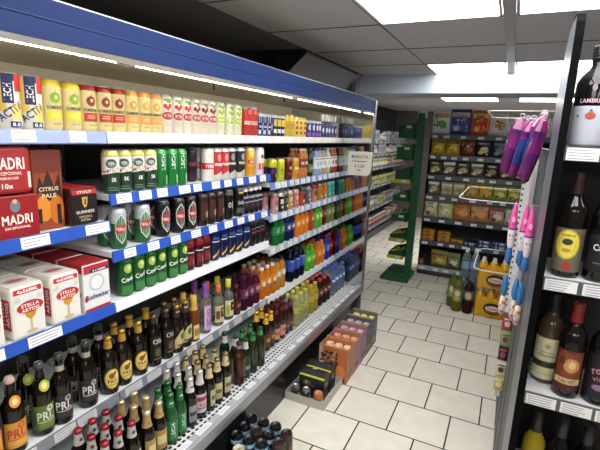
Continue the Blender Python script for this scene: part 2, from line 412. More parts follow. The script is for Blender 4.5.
# =================================================================== THE FRIDGE
FY0, FY1 = -.10, 3.64
XLIP = -1.352
fr = empty('refrigerated_display', (0, 0, 0)); tag(fr, 'long open drinks fridge with blue canopy along the left side of the aisle', 'fridge')
cream = mat('#d9cfb8', 'paint', .5); white = mat('#dfe2e6', 'paint'); grey = mat('#8e9298', 'metal'); dgrey = mat('#3a3c40', 'paint')
b = MB(); b.box(-1.95, -1.86, FY0, FY1, 1.64, 1.95, cream); b.box(-1.95, -1.86, FY0, FY1, .0, 1.64, mat('#2c2a2a', 'paint')); b.build('back_panel', fr)  # below the top shelf the panel is coloured near black for interior shade
# canopy
cp = MB(); cp.box(-1.95, -1.12, FY0, FY1, 1.93, 1.995, mat('#c9bfa8', 'paint', .5)); cpo = cp.build('canopy', fr)
blue = mat('#0c2f6e', 'paint', .45)
b = MB(); b.prism([(-1.088, 1.906), (-1.082, 1.950), (-1.0785, 1.953), (-1.0785, 1.955), (-1.081, 1.956), (-1.0735, 2.0), (-1.12, 2.0), (-1.12, 1.906)], 'y', FY0, FY1, blue); b.build('blue_fascia', cpo)
b = MB(); b.box(-1.13, -1.082, FY0, FY1, 1.998, 2.006, mat('#9a9da2', 'metal')); b.build('top_trim', cpo)
b = MB(); b.prism([(-1.094, 1.907), (-1.155, 1.898), (-1.155, 1.900), (-1.094, 1.909)], 'y', FY0, FY1, mat('#e9edf2', 'paint', .3)); b.prism([(-1.205, 1.91), (-1.30, 1.935), (-1.205, 1.935)], 'y', FY0, FY1, mat('#a99f88', 'paint')); b.build('lower_trim', cpo)
for a, c in ((-.06, 1.075), (1.13, 2.33), (2.385, 3.6)):
    t = MB(); t.tube([(-1.190, a, 1.904), (-1.190, c, 1.904)], .0032, E_LED, 8); o = t.build('light_tube', cpo)
    for y in (a, c): e = MB(); e.box(-1.195, -1.185, y - .012, y + .012, 1.898, 1.912, mat('#c8c8c4', 'plastic')); e.build('tube_cap', cpo)
for y in (.72, 1.86, 2.62):
    t = MB(); t.box(-1.40, -1.39, y - .003, y + .003, 1.90, 1.93, dgrey); t.build('hook', cpo)
# shelves: (bay y0,y1, surface z, lip colour, ticket colours, ticket spacing)
JA, JB = 1.155, 2.395
BL, WH, GY = '#2c55b4', '#e6e8ee', '#7d838c'
shelves = [
 (FY0, JA - .003, 1.675, '#93a5e4', .155, .075), (JA + .003, JB - .003, 1.675, '#d3d2e2', .10, .055), (JB + .003, FY1, 1.675, '#dcdad2', .12, .05),
 (FY0, JA - .003, 1.340, BL, .19, .105), (FY0, JA - .003, 1.002, BL, .215, .115), (FY0, JA - .003, .600, GY, .115, .082),
 (JA + .003, JB - .003, 1.440, BL, .118, .072), (JA + .003, JB - .003, 1.212, BL, .135, .07), (JA + .003, JB - .003, 1.002, WH, 0, 0), (JA + .003, JB - .003, .600, GY, .128, .088),
 (JB + .003, FY1, 1.378, '#6f8fd2', .10, .07), (JB + .003, FY1, 1.166, '#8fa6dc', .105, .065), (JB + .003, FY1, .938, '#aeb4c4', .11, .055), (JB + .003, FY1, .600, WH, .0, .0)]
for y0, y1, z, c, sp, tw in shelves:
    s = MB(); s.box(-1.86, XLIP - .012, y0, y1, z - .022, z, mat('#e4e6e8', 'paint')); so = s.build('shelf', fr)
    l = MB(); l.prism([(XLIP - .012, z + .004), (XLIP - .006, z + .004), (XLIP, z - .038), (XLIP - .008, z - .042), (XLIP - .012, z - .03)], 'y', y0, y1, mat(c, 'plastic')); l.build('ticket_strip', so)
    k = MB()
    for yy in (y0 + .02, y1 - .02): k.prism([(-1.86, z - .022), (-1.66, z - .022), (-1.66, z - .028), (-1.86, z - .07)], 'y', yy - .002, yy + .002, mat('#c8cacc', 'paint'))
    k.build('bracket', so)
    if sp:
        y = y0 + (.46 if y0 < 0 else 0) + rnd.uniform(.02, .06)
        while y + tw < y1:
            w = tw * rnd.uniform(.85, 1.1)
            t = MB(); mp = flat((XLIP - .003, y + w / 2, z - .017), (0, 1, 0), (.006 / .0424, 0, -.99)) if False else flat((XLIP - .003, y + w / 2, z - .017), (0, 1, 0), (-.141, 0, .99))
            it = [rect('#efeee9' if c != GY else '#c9cbcd', -w / 2, w / 2, -.018, .0185)]
            for q in range(3): it.append(rect('#8b8b93', -w * .42, w * rnd.uniform(.1, .42), .009 - q * .010, .0115 - q * .010))
            t.shapes(it, mp, .0012); t.build('price_ticket', so)
            y += max(w + .008, sp * rnd.uniform(.8, 1.25))
for y in (JA, JB):
    p = MB(); p.box(-1.875, -1.845, y - .015, y + .015, .352, 1.64, mat('#3c3c40', 'paint')); p.build('upright', fr)
# deck, grille, rail, kick
b = MB(); b.box(-1.95, -1.237, FY0, FY1, .26, .351, mat('#dcdee0', 'paint')); b.box(-1.237, -1.12, FY0, FY1, .26, .315, mat('#101114', 'paint')); b.build('deck', fr)
b = MB(); gw = mat('#dcdfe1', 'paint', .4)
for k in range(5): x = -1.232 + k * .0263; b.box(x - .004, x + .004, FY0, FY1, .345, .351, gw)
y = FY0
while y < FY1: b.box(-1.236, -1.125, y, y + .010, .346, .350, gw); y += .030
b.box(-1.237, -1.229, FY0, FY1, .32, .351, gw)
b.build('air_grille', fr)
b = MB(); b.prism([(-1.128, .354), (-1.122, .366), (-1.085, .366), (-1.073, .356), (-1.070, .335), (-1.070, .300), (-1.080, .288), (-1.128, .288)], 'y', FY0, FY1, mat('#a4a8ae', 'metal', .36)); ro = b.build('front_rail', fr)
b = MB(); b.prism([(-1.121, .367), (-1.087, .367), (-1.087, .3665), (-1.121, .3665)], 'y', FY0, FY1, mat('#a9adb3', 'plastic')); b.build('ticket_strip', ro)
y = .62
while y < 3.5:
    w = rnd.uniform(.07, .1); t = MB(); t.shapes([rect('#dfe1e4', -w / 2, w / 2, -.016, .016), rect('#9a9aa2', -w * .4, w * .2, .003, .005), rect('#9a9aa2', -w * .4, w * .35, -.006, -.004)], flat((-1.104, y, .3672), (0, 1, 0), (-1, 0, 0))); t.build('price_ticket', ro); y += w + rnd.uniform(.02, .07)
b = MB(); b.box(-1.95, -1.135, FY0, FY1, 0, .27, mat('#1b1b1d', 'plastic')); b.build('kick_plate', fr)
# ends: the far end carries a mirror on its inside
b = MB(); b.box(-1.95, -1.085, FY1 + .003, FY1 + .035, .0, 2.0, mat('#55585e', 'paint')); b.box(-1.085, -1.070, FY1 - .004, FY1 + .037, .30, 2.0, mat('#8d9196', 'metal')); ep = b.build('end_panel', fr)
b = MB(); b.box(-1.86, -1.085, FY1 - .001, FY1 + .003, .352, 1.93, mat('#c4cacc', 'mirror')); b.build('mirror', ep)
b = MB(); b.box(-1.95, -1.085, FY0 - .035, FY0, 0, 2.0, mat('#55585e', 'paint')); b.build('end_panel', fr)
# paper sign at the far end
b = MB(); mp = flat((-1.168, 3.628, 1.472), (1, 0, 0), (0, 0, 1))
b.add([(-1.280, 3.628, 1.362), (-1.10, 3.626, 1.366), (-1.075, 3.622, 1.39), (-1.066, 3.620, 1.42), (-1.062, 3.624, 1.572), (-1.280, 3.628, 1.567)], [(0, 1, 2, 3, 4, 5)], mat('#dedbd2', 'paper'))
b.add([(-1.280, 3.631, 1.362), (-1.10, 3.629, 1.366), (-1.075, 3.625, 1.39), (-1.066, 3.623, 1.42), (-1.062, 3.627, 1.572), (-1.280, 3.631, 1.567)], [(5, 4, 3, 2, 1, 0)], mat('#dedbd2', 'paper'))
mp2 = flat((-1.172, 3.6215, 1.472), (1, 0, 0), (0, 0, 1))
b.shapes([txt('#4a4a4c', 'MUNCITA', 0, .055, .15, .026), rect('#4a4a4c', -.07, .06, .012, .018), txt('#333335', '£ 1.20', 0, -.025, .085, .024), txt('#4a4a4c', 'ea', 0, -.062, .03, .012)], mp2, 0)
tag(b.build('paper_sign'), 'white paper price sign with rounded corner at the far end of the fridge', 'sign')

# =================================================================== FRIDGE STOCK
NV = '#1d2a5c'
can('lech0', .168, .0335, '#f0eee6', [rect('#e9c86a', -.05, -.012, -.03, .075), rect('#f0d27c', .0, .035, -.055, -.005), rect('#d83a34', .012, .045, .03, .081), rect(NV, -.022, .012, .060, .081), rect(NV, -.022, .008, -.005, .060), txt('#ffffff', 'LECH', -.007, .028, .050, .020, PI / 2), txt(NV, 'ACTIV', -.004, -.030, .075, .024, .62), rect(NV, -.006, .026, -.076, -.058), txt('#ffffff', '0.0', .010, -.067, .022, .011)], neck='#e8e4d8')
def som(key, top, disc, blk, name=None):
    can(key, .165, .0325, '#efe0a4', [ell(disc, .0, .025, .0165, .0175), ell('#f4e8b8', .002, .027, .005, .006), rect(disc, -.001, .002, .04, .048), txt('#3c3a2c', 'SOMERSBY', 0, -.006, .054, .011), rect(blk, -.026, .026, -.046, -.016), rect('#f2e4b0', -.014, .014, -.027, -.025), rect('#f2e4b0', -.016, .012, -.034, -.032), rect('#b9a468', -.012, .016, -.060, -.057)], [(.143, .165, top)], neck=top)
som('som_yellow', '#e5cf2e', '#93b92e', '#e6d63c'); som('som_red', '#a62c24', '#8e2f26', '#b8382c'); som('som_orange', '#e49a4e', '#d8a84c', '#e39a52')
def kop(key, body, fruit, leaf, band, t='K20'):
    can(key, .168, .0305, body, [ell(fruit, -.012, .035, .008, .010), ell(fruit, .010, .037, .008, .010), ell(fruit, -.001, .026, .007, .009), rect(leaf, -.018, .018, .056, .066), rect(leaf, -.006, .014, .048, .056), ell(band, 0, -.006, .026, .017), txt('#f6efe8', t, 0, -.006, .034, .013), rect('#cfc7b0', -.018, .018, -.038, -.034), rect('#cfc7b0', -.014, .016, -.048, -.045)], neck='#dcdcd0')
kop('kop_straw', '#eee6da', '#c8362c', '#7fae3a', '#b02c32'); kop('kop_cherry', '#ece3d2', '#7c2630', '#9c8a78', '#b34a50'); kop('kop_lime', '#e9ead0', '#a5bf3a', '#8fb136', '#b7cc3e')
can('red_can', .166, .033, '#c93a32', [rect('#8e1f1e', -.02, .02, .03, .07), ell('#e0675a', 0, .05, .014, .016), rect('#f0e4dc', -.034, .034, -.018, .0), txt('#7c1c1c', 'DESPERADO', 0, -.009, .055, .010), rect('#a32824', -.024, .024, -.07, -.03)], neck='#b8b8b8')
can('navy_can', .135, .027, '#1c2c6c', [rect('#d9dde8', -.018, -.004, .012, .050), rect('#d9dde8', .004, .018, -.03, .01), rect('#c8ced8', -.02, -.004, -.055, -.03), txt('#ffffff', 'BLU', 0, -.01, .03, .012)], neck='#b9bcc0')
can('navy_gold', .135, .027, '#1d2c66', [rect('#d8c24c', -.016, .018, -.002, .04), rect('#e8e4d0', -.016, .016, -.045, -.02)], neck='#b9bcc0')
can('gold_can', .15, .0285, '#d8bf52', [rect('#c2a02c', -.02, .02, -.02, .03), txt('#7a5c12', 'GOLD', 0, .005, .034, .012)], neck='#c9b25c')
can('gold_red', .140, .0265, '#e6cf6a', [ell('#b8453a', 0, .03, .012, .012), ell('#b8453a', 0, -.005, .012, .012), ell('#b8453a', 0, -.04, .012, .012)], neck='#c9b25c')
can('purple_can', .125, .0275, '#3f3a86', [ell('#d9d4e8', 0, .01, .013, .022), rect('#8c5ab0', -.02, .02, -.05, -.025)], neck='#b9bcc0')
bottle('white_neck', 'sq', .185, .024, '#9fa6c0', 'glass', '#ececea', 'long', (.12, .52, '#3b3c7c'), [ell('#d8dcec', 0, 0, .012, .02)], neck=(.70, .86, '#f0efe8'), name='mixer_bottle')

Xc = -1.402
TS = 1.675
T = 'on the top fridge shelf'
run('lech0', [11, 32], Xc, TS, '{o}white yellow and navy beer can at the near end of the top fridge shelf', 'white and navy cans on the top shelf', .068)
run('som_yellow', [53, 71.5], Xc, TS, '{o}yellow-topped cream cider can ' + T, 'yellow-topped cider cans', .068)
run('som_red', [87, 102, 116], Xc, TS, '{o}red-topped cream cider can from the left ' + T, 'red-topped cider cans', .0665)
run('som_orange', [129, 141, 153], Xc, TS, '{o}orange-topped cream cider can from the left ' + T, 'orange-topped cider cans', .062)
run('kop_straw', [165, 176, 185], Xc, TS, '{o}pale can with red strawberries from the left ' + T, 'pale strawberry cans', .062)
run('kop_cherry', [194, 202, 210], Xc, TS, '{o}pale can with dark cherries from the left ' + T, 'pale cherry cans', .061)
run('kop_lime', [219, 228, 236], Xc, TS, '{o}pale can with lime green print from the left ' + T, 'pale lime cans', .061)
run('red_can', [245, 252], Xc, TS, '{o}red can with a white band ' + T, 'red cans on the top shelf', .066)
run('navy_can', [259, 263, 267], Xc, TS, '{o}navy can with white panels from the left ' + T, 'navy and white cans', .054)
run('navy_gold', [271, 275, 279], Xc, TS, '{o}navy can with a yellow panel from the left ' + T, 'navy and yellow cans', .054)
run('gold_can', [285, 290], Xc, TS, '{o}plain gold can ' + T, 'plain gold cans', .058)
run('gold_red', [294, 298, 302], Xc, TS, '{o}gold can with red dots from the left ' + T, 'gold cans with red dots', .054)
run('purple_can', [307, 311, 314, 317], Xc, TS, '{o}purple can with a white oval from the left ' + T, 'purple cans', .056)
run('white_neck', [321, 324, 327, 330, 333], Xc, TS, '{o}small bottle with white neck and purple label, from the left, top shelf', 'white-necked bottles on the top shelf', .05)

# --- near bay, second shelf: red packs, orange box, stout pack
def madri_parts(root): pass
MR = '#93191e'
carton('madri', .15, .20, .135, MR, [txt('#f2e8e0', 'MADRI', .004, -.008, .095, .03), txt('#f2e8e0', 'EXCEPCIONAL', .004, -.034, .08, .008), ell('#6d7a86', 0, .035, .016, .020), ell('#d6a98c', .0, .050, .007, .008), rect('#5a2326', -.012, .012, .056, .061), rect('#8c1a1e', -.07, .07, -.063, -.055)], [rect('#6c1014', -.085, .085, .02, .055), txt('#f2e8e0', 'MADRI', 0, -.02, .10, .03)], name='beer_carton')
carton('madri_big', .162, .21, .152, MR, [rect('#9d2024', -.064, .064, -.062, .062), txt('#f6ece4', 'MADRI', .004, .022, .098, .036), txt('#f2dcd4', 'EXCEPCIONAL', .004, -.008, .078, .010), txt('#f2dcd4', 'PREMIUM LAGER', .004, -.023, .056, .008), txt('#f2e8e0', '10x', -.004, -.047, .034, .016), rect('#e0d0c8', .060, .069, -.055, -.005)], [txt('#f6ece4', 'MADRI', 0, .01, .12, .035), ell('#d1602e', -.06, -.04, .03, .03)], name='beer_carton', bev=.020)
carton('citrus', .105, .16, .272, '#8c4022', [rect('#6c2a22', -.048, .048, .06, .128), ell('#d98a2e', -.02, -.06, .03, .045), ell('#c26a24', .025, -.07, .026, .05), ('poly', '#2c1c14', [(-.048, -.02), (-.03, .05), (-.02, .02), (0, .07), (.02, .01), (.04, .06), (.048, -.03), (.02, -.01), (0, -.04), (-.03, 0)]), txt('#e8c8a8', 'CITRUS', 0, .005, .07, .014), txt('#e8c8a8', 'PALE', 0, -.018, .05, .014), rect('#2c1c14', -.045, -.03, -.11, -.06), rect('#2c1c14', .025, .04, -.12, -.05)], name='beer_carton')
carton('stout', .114, .185, .135, '#2a0d0f', [rect('#140607', -.052, .052, -.06, .043), rect('#b32a2c', -.05, .05, .046, .062), txt('#efe0d0', 'STOUT', 0, .054, .06, .010), ('poly', '#c9a85c', [(-.012, .036), (.012, .036), (.010, .012), (.004, -.002), (-.004, -.002), (-.010, .012)]), rect('#140607', -.002, .004, .008, .030), txt('#e8e2d8', 'GUINNESS', 0, -.018, .075, .011), txt('#c9b28c', 'ORIGINAL', 0, -.036, .055, .008), txt('#c9b28c', 'EXTRA', 0, -.048, .04, .008)], [ell('#5a1a1c', -.05, -.01, .026, .05), ell('#5a1a1c', .04, -.01, .026, .05)], topcol='#a8282a', bev=.012)
can('dark_purple', .150, .033, '#33262e', [rect('#54404c', -.025, .025, -.02, .03), txt('#a08c98', 'DARK', 0, .005, .04, .015)], neck='#4a4448')
S2 = 1.340
put('madri', -1.472, .812, S2, 'small red beer carton with a printed bearded man at the bottom of the stack', 'red beer cartons')
put('madri_big', -1.478, .800, S2 + .1365, 'large red beer carton lying on top of the small red cartons', 'red beer cartons')
put('citrus', -1.482, .946, S2, 'tall orange-brown beer box with tree silhouettes beside the red cartons')
put('stout', -1.466, 1.060, S2, 'dark red stout carton with a gold harp at the end of the second shelf')
for i, y in enumerate((.983, 1.050, 1.117)):
    put('dark_purple', -1.605, y, S2, '%s dark purple can from the left in the lower layer behind the stout carton' % ORD[i], 'dark cans behind the stout carton', -.4)
    put('dark_purple', -1.603, y, S2 + .1507, '%s dark purple can from the left in the upper layer, over the stout carton' % ORD[i], 'dark cans behind the stout carton', -.4)

# --- near bay, third shelf: white four-packs
WP = '#e6e2da'
def gob(dx=0): return [ell('#d8dde2', dx, .026, .028, .036), ('poly', '#c9922c', [(dx - .025, .032), (dx + .025, .032), (dx + .016, -.016), (dx, -.030), (dx - .016, -.016)]), rect('#c9b28c', dx - .0035, dx + .0035, -.068, -.026), ell('#c9b28c', dx, -.070, .020, .006), ell('#b4282c', dx, .016, .044, .021), txt('#f6f0ea', 'STELLA', dx, .022, .060, .012), txt('#f6f0ea', 'ARTOIS', dx, .006, .060, .012)]
carton('stella', .113, .135, .178, WP, [rect('#c2262a', -.046, .046, .064, .082), txt('#ffffff', '4x568ML', .0, .073, .070, .011), ell('#c9cfc4', -.036, .045, .012, .010), ell('#c9cfc4', .038, .045, .010, .010)] + gob(.004), [rect('#b4282c', .005, .060, -.055, .05), txt('#f6f0ea', 'STELLA', .020, .0, .085, .016, PI / 2), txt('#f6f0ea', 'ARTOIS', .045, .0, .085, .016, PI / 2)], [ell('#b9b4ac', 0, 0, .04, .028), ell('#a8484a', 0, 0, .03, .012)], bev=.010)
carton('bud', .118, .14, .185, '#dfe0e0', [rect('#b5282e', -.056, .056, .058, .090), rect('#24356c', -.03, .054, .060, .072), txt('#ffffff', '4 x 568ML', .012, .066, .06, .007), ell('#b9bcc4', -.002, .018, .034, .034), ell('#e6e6e6', -.002, .018, .027, .027), ('txt', '#24356c', 'Budweiser', 0, -.035, .105, .022), rect('#b5282e', -.056, .056, -.091, -.080), rect('#b5282e', -.056, -.044, -.05, -.03)], [rect('#b5282e', -.066, .066, .062, .096), ('txt', '#b5282e', 'Budweiser', 0, -.02, .12, .024)], topcol='#a5262a', bev=.006)
S3 = 1.002
ys = [.822, .9575]
rows = ['in the front row', 'in the second row', 'in the back row']
for r in range(3):
    for i, y in enumerate([ys[0] - .136] + ys):
        if r and i == 0: continue
        put('stella', -1.434 - .138 * r, y, S3, '%s white lager four-pack with a printed glass, from the left, %s' % (ORD[i], rows[r]), 'white lager four-packs')
for r in range(3):
    put('bud', -1.438 - .143 * r, 1.0875, S3, 'red-topped white lager pack beside the green cans, ' + rows[r], 'red-topped lager packs')

# --- middle bay
can('namys', .168, .033, '#2c4634', [rect('#dfe0d6', -.045, .045, .0, .060), ell('#3c4a48', 0, .034, .021, .018), ell('#aab4ac', 0, .032, .013, .009), rect('#22302c', -.012, .012, .025, .031), ('poly', '#f0ece2', [(-.045, -.012), (.045, .008), (.045, .028), (-.045, .006)]), txt('#8c2a2c', 'NAMYSLOW', 0, .008, .076, .015, .2), txt('#e8e8e0', 'SK', .008, -.028, .02, .016), rect('#6e8a74', -.018, .022, -.07, -.066), rect('#6e8a74', -.018, .018, -.060, -.057)], [(.145, .168, '#d9cf6a')], neck='#d9cf6a')
can('green_tall', .168, .033, '#1f7a3a', [txt('#e8f0e6', 'LECH', -.002, .03, .07, .018, PI / 2), rect('#9cc48c', .012, .024, -.07, -.03)], neck='#3f9a4c')
can('dark_gap', .168, .033, '#2c1f2a', [rect('#6a2a3c', -.03, .03, -.005, .015)], neck='#3c3440')
can('tyskie', .168, .033, '#eeeae4', [rect('#b8262c', -.05, .05, -.022, .010), txt('#ffffff', 'TYSKIE', 0, -.006, .055, .018), ell('#d9d2c4', 0, .045, .014, .014)], neck='#d9d9d6')
can('warka_red', .168, .033, '#e8e2dc', [('poly', '#b02a2e', [(-.045, .066), (.045, .066), (.045, -.05), (.01, -.035), (-.02, -.055), (-.045, -.05)]), ell('#d88a84', 0, .035, .012, .02), txt('#ffffff', 'WARKA', 0, .0, .055, .015)], neck='#c8c8c4')
can('warka_black', .168, .033, '#d8d2c4', [('poly', '#17161a', [(-.045, .066), (.045, .066), (.045, -.05), (.01, -.035), (-.02, -.055), (-.045, -.05)]), ell('#8c8c8c', 0, .035, .012, .02), txt('#e8e0c8', 'WARKA', 0, .0, .055, .015)], neck='#c8c8c4')
can('zubr', .168, .033, '#e2a83a', [ell('#f0cf7c', 0, .045, .016, .016), rect('#c23a2a', -.03, .03, -.008, .012), txt('#f8ecd0', 'ZUBR', 0, .002, .036, .012), rect('#c78a22', -.03, .03, -.07, -.03)], neck='#d8c68c')
can('white_ey', .168, .033, '#e8e6ea', [rect('#c63a44', -.022, -.006, -.05, -.012), rect('#c63a44', .002, .018, -.05, -.012), ell('#5c6478', .004, .03, .012, .012)], neck='#d0d2d8')
Z = 1.440; P = 'on the middle bay second shelf'
run('namys', [111, 124, 136.5, 149], Xc, Z, rot=-.5, desc= '{o}green and white can with a black oval, from the left', group='green and white cans with yellow tops', gap=.066, rows=2, skip=1)
run('green_tall', [160, 170, 180], Xc, Z, '{o}plain green can with vertical white letters, from the left', 'plain green cans', .066, rows=2)
run('dark_gap', [191], Xc - .05, Z, 'dark purple can set back beside the plain green cans', 'dark cans on the second shelf', .066)
run('tyskie', [203], Xc, Z, 'white can with a red band ' + P, 'white cans with red band', .067, rows=2)
run('warka_red', [212, 221], Xc, Z, '{o}red and white can from the left ' + P, 'red and white cans', .067, rows=2)
run('warka_black', [230, 239], Xc, Z, '{o}black and cream can from the left ' + P, 'black and cream cans', .067, rows=2)
run('zubr', [249], Xc, Z, 'golden orange can with a red band ' + P, 'golden cans', .067, rows=2)
run('white_ey', [258], Xc, Z, 'white can with red marks at the end of the second shelf', 'white cans with red marks', .067, rows=2)

def perla(key, body, neck):
    can(key, .166, .033, body, [('poly', '#d9dcd4', [(-.027, 0), (-.02, .035), (0, .062), (.02, .035), (.027, 0), (.02, -.035), (0, -.062), (-.02, -.035)]), ('poly', body, [(-.024, 0), (-.017, .033), (0, .056), (.017, .033), (.024, 0), (.017, -.033), (0, -.056), (-.017, -.033)]), ell('#b02c34', 0, .0, .028, .018), txt('#f0d8cc', 'PERLA', 0, .0, .046, .014), ell('#8c3a3c', 0, .030, .008, .009), rect('#9ab49c', -.01, .01, -.045, -.042)], neck=neck)
perla('perla_green', '#2b6b3c', '#c4ccd0'); perla('perla_black', '#17151a', '#2c2a2e')
can('perla_silver', .166, .033, '#2b6b3c', [('poly', '#d9dcd4', [(-.027, 0), (-.02, .035), (0, .062), (.02, .035), (.027, 0), (.02, -.035), (0, -.062), (-.02, -.035)]), ('poly', '#2b6b3c', [(-.024, 0), (-.017, .033), (0, .056), (.017, .033), (.024, 0), (.017, -.033), (0, -.056), (-.017, -.033)]), ell('#b02c34', 0, .0, .028, .018), txt('#f0d8cc', 'PERLA', 0, .0, .046, .014)], [(.105, .166, '#bfc6cc')], neck='#c4c8cc')
can('brown_can', .166, .033, '#2a1512', [rect('#40201a', -.02, .025, -.05, .05), ell('#8c8680', .018, -.02, .012, .018)], neck='#3c2c28')
can('black_white', .166, .033, '#121216', [txt('#d8d8d4', 'O', -.004, .0, .018, .03), rect('#c8c8c0', .012, .017, -.02, .02), rect('#5a5a3c', -.03, .03, .055, .068)], neck='#3a3a3c')
can('black_gold', .166, .033, '#14141a', [rect('#b8b04c', -.02, .02, .052, .064), txt('#c8c8c4', 'DARK', 0, .0, .04, .02), rect('#4c4c50', -.03, .03, -.06, -.03)], neck='#3a3a3c')
bottle('small_dark', 'sq', .155, .0265, '#14101a', 'dark', '#e6e2e0', 'screw', (.2, .55, '#1c1824'), [rect('#8a8a90', -.02, .02, .012, .02), ('poly', '#9c3a3c', [(-.006, .0), (.006, .0), (0, -.015)])], neck=(.62, .70, '#8c8a90'), name='stout_bottle')
Z = 1.212; P = 'on the middle bay third shelf'
run('perla_silver', [119, 142.5], Xc, Z, '{o}silver-topped green can with a red badge ' + P, 'green cans with red badge', .066, rows=2)
run('perla_black', [163, 178, 190], Xc, Z, '{o}black can with a red badge, from the left', 'black cans with red badge', .067, rows=2)
run('brown_can', [202, 209, 216], Xc, Z, '{o}dark brown can from the left ' + P, 'dark brown cans', .066, rows=2)
run('black_white', [227], Xc, Z, 'black can with white characters ' + P, 'black cans on the third shelf', .067, rows=2)
run('black_gold', [238], Xc, Z, 'black can with a yellow-green top mark ' + P, 'black cans on the third shelf', .067, rows=2)
run('small_dark', [244.5, 249, 253.5, 258], Xc, Z, '{o}small black bottle with white cap from the left, third shelf', 'small black bottles', .053, rows=2)

can('cool_green', .168, .033, '#1e5a2c', [ell('#a8bf5c', .004, .038, .017, .020), ell('#d2d88c', .008, .043, .008, .009), ('txt', '#f0f4ec', 'Cool', .0, -.008, .05, .020, .22), rect('#3f7c46', -.025, .025, -.075, -.035)], neck='#3c7a48')
can('maroon_can', .155, .029, '#3c1418', [rect('#c8c4c4', -.03, .03, .012, .018), rect('#7c2028', -.02, .02, -.05, .0), rect('#b0a8a8', .008, .013, -.045, -.02)], [(.12, .155, '#8c2028')], neck='#9c2830')
can('navy_swoosh', .168, .032, '#152050', [('poly', '#d9b64a', [(-.02, -.072), (.024, -.028), (.022, -.022), (-.022, -.058)]), rect('#b8bcc8', -.026, .026, .02, .027), rect('#38509c', -.02, .02, .035, .05)], neck='#20306c')
can('dark_energy', .155, .029, '#15121c', [rect('#6c3038', -.02, .02, .0, .015), rect('#8c8c94', -.02, .02, .03, .035)], neck='#2a2838')
Z = 1.002; P = 'on the middle bay fourth shelf'
run('cool_green', [125, 137.5, 149, 160, 171, 180.5], Xc, Z, '{o}green can with pale script and yellow fruit, from the left', 'green cans with white script', .066)
run('maroon_can', [189, 197.5, 205], Xc, Z, '{o}maroon can with red top, from the left', 'maroon cans', .059)
run('navy_swoosh', [213.5, 222, 229, 236.5, 244.5], Xc, Z, '{o}navy can with a gold swoosh, from the left', 'navy cans with gold swoosh', .065)
run('dark_energy', [250.5, 255, 259.5], Xc, Z, '{o}dark slim can at the far end, from the left, fourth shelf', 'dark slim cans', .058)

# --- long bottle shelf
def prl(key, lab, ink, tagc, cap):
    bottle(key, 'ale', .262, .036, '#140c06', 'dark', cap, 'swing', (.10, .46, lab), [rect(ink[1], -.033, .033, -.036, -.014), txt(ink[0], 'PRL', -.004, .006, .054, .034), ell(ink[2], .012, .032, .012, .012), ell(lab, .012, .033, .005, .005), rect(ink[0], -.03, .03, -.0175, -.0145)], neck=None if tagc else (.80, .88, '#a39d94'), swing=True, tagcol=tagc, arc=2.4)
prl('swing_orange', '#d9953c', ('#b4382c', '#e0a84e', '#c05a34'), '#d98a34', '#c8a8a0')
prl('swing_green', '#5c7434', ('#e0e0cc', '#6c8438', '#d8dcc8'), '#a9b83c', '#4c4a44')
prl('swing_black', '#2c282a', ('#dcdad8', '#3c383a', '#a8a29c'), None, '#3a3836')
bottle('yellow_oval', 'ale', .25, .036, '#170e08', 'dark', '#c9a24a', 'crown', (.10, .48, '#170e08'), [ell('#d0a83c', 0, 0, .032, .045), ell('#ecd27c', 0, 0, .028, .040), ell('#7c5a28', -.002, .014, .012, .013), ell('#7c5a28', .010, .024, .007, .007), txt('#2c1c0c', 'FAX', 0, -.010, .036, .016), rect('#a8803c', -.018, .018, -.028, -.024)], neck=(.80, .93, '#b08a3c'), nshapes=[])
bottle('gold_neck', 'ale', .25, .035, '#140c08', 'dark', '#c89c34', 'foil', (.12, .42, '#1c1410'), [rect('#b8963c', -.02, .02, -.02, -.015), txt('#e0d4b8', 'ale', 0, .01, .03, .02)])
bottle('script_dark', 'ale', .25, .034, '#0f0a08', 'dark', '#7c6a4a', 'crown', (.12, .62, '#14100e'), [('txt', '#cfc8bc', 'Ola', 0, .035, .045, .026), ell('#6a5a3c', 0, -.02, .014, .022), rect('#8c7c58', -.02, .02, -.055, -.05)], neck=(.84, .93, '#2c2420'))
bottle('gold_label', 'beer', .245, .0335, '#1a0d08', 'dark', '#b99434', 'crown', (.10, .50, '#1c1812'), [('poly', '#c9b880', [(-.034, -.05), (.034, -.02), (.034, .05), (.0, .045), (-.034, .0)]), ell('#5c6a34', .010, .015, .014, .018), rect('#3c3420', -.02, .03, -.034, -.026)], neck=(.76, .93, '#3c2c34'), nshapes=[rect('#d8d0bc', -.012, .012, .004, .010)])
bottle('amber_clear', 'beer', .25, .031, '#6b3a16', 'dark', '#d8b048', 'long', (.06, .38, '#e0cf8c'), [rect('#b08a3c', -.014, .014, -.02, .02)], neck=(.70, .82, '#d0a03c'), arc=1.2, name='alcopop_bottle')
bottle('pink_clear', 'sq', .285, .0315, '#b0a4ac', 'glass', '#7c4a9a', 'long', (.08, .58, '#c9a0cc'), [txt('#7a3c84', 'ECHO', 0, 0, .10, .026, PI / 2), rect('#e2d0e4', -.024, -.018, -.06, .06)], neck=(.72, .84, '#8a5aa4'), arc=1.7, name='alcopop_bottle')
bottle('smirn', 'sq', .245, .034, '#a7aaa6', 'glass', '#c8703c', 'long', (.10, .50, '#c9c4a0'), [rect('#1c1a1a', -.004, .03, -.02, .038), ell('#e0a050', .013, .02, .010, .008), txt('#e8e0c8', 'G', .014, .0, .012, .016), rect('#7a3a28', -.03, -.008, -.03, .02)], neck=(.80, .86, '#b86030'), name='alcopop_bottle')
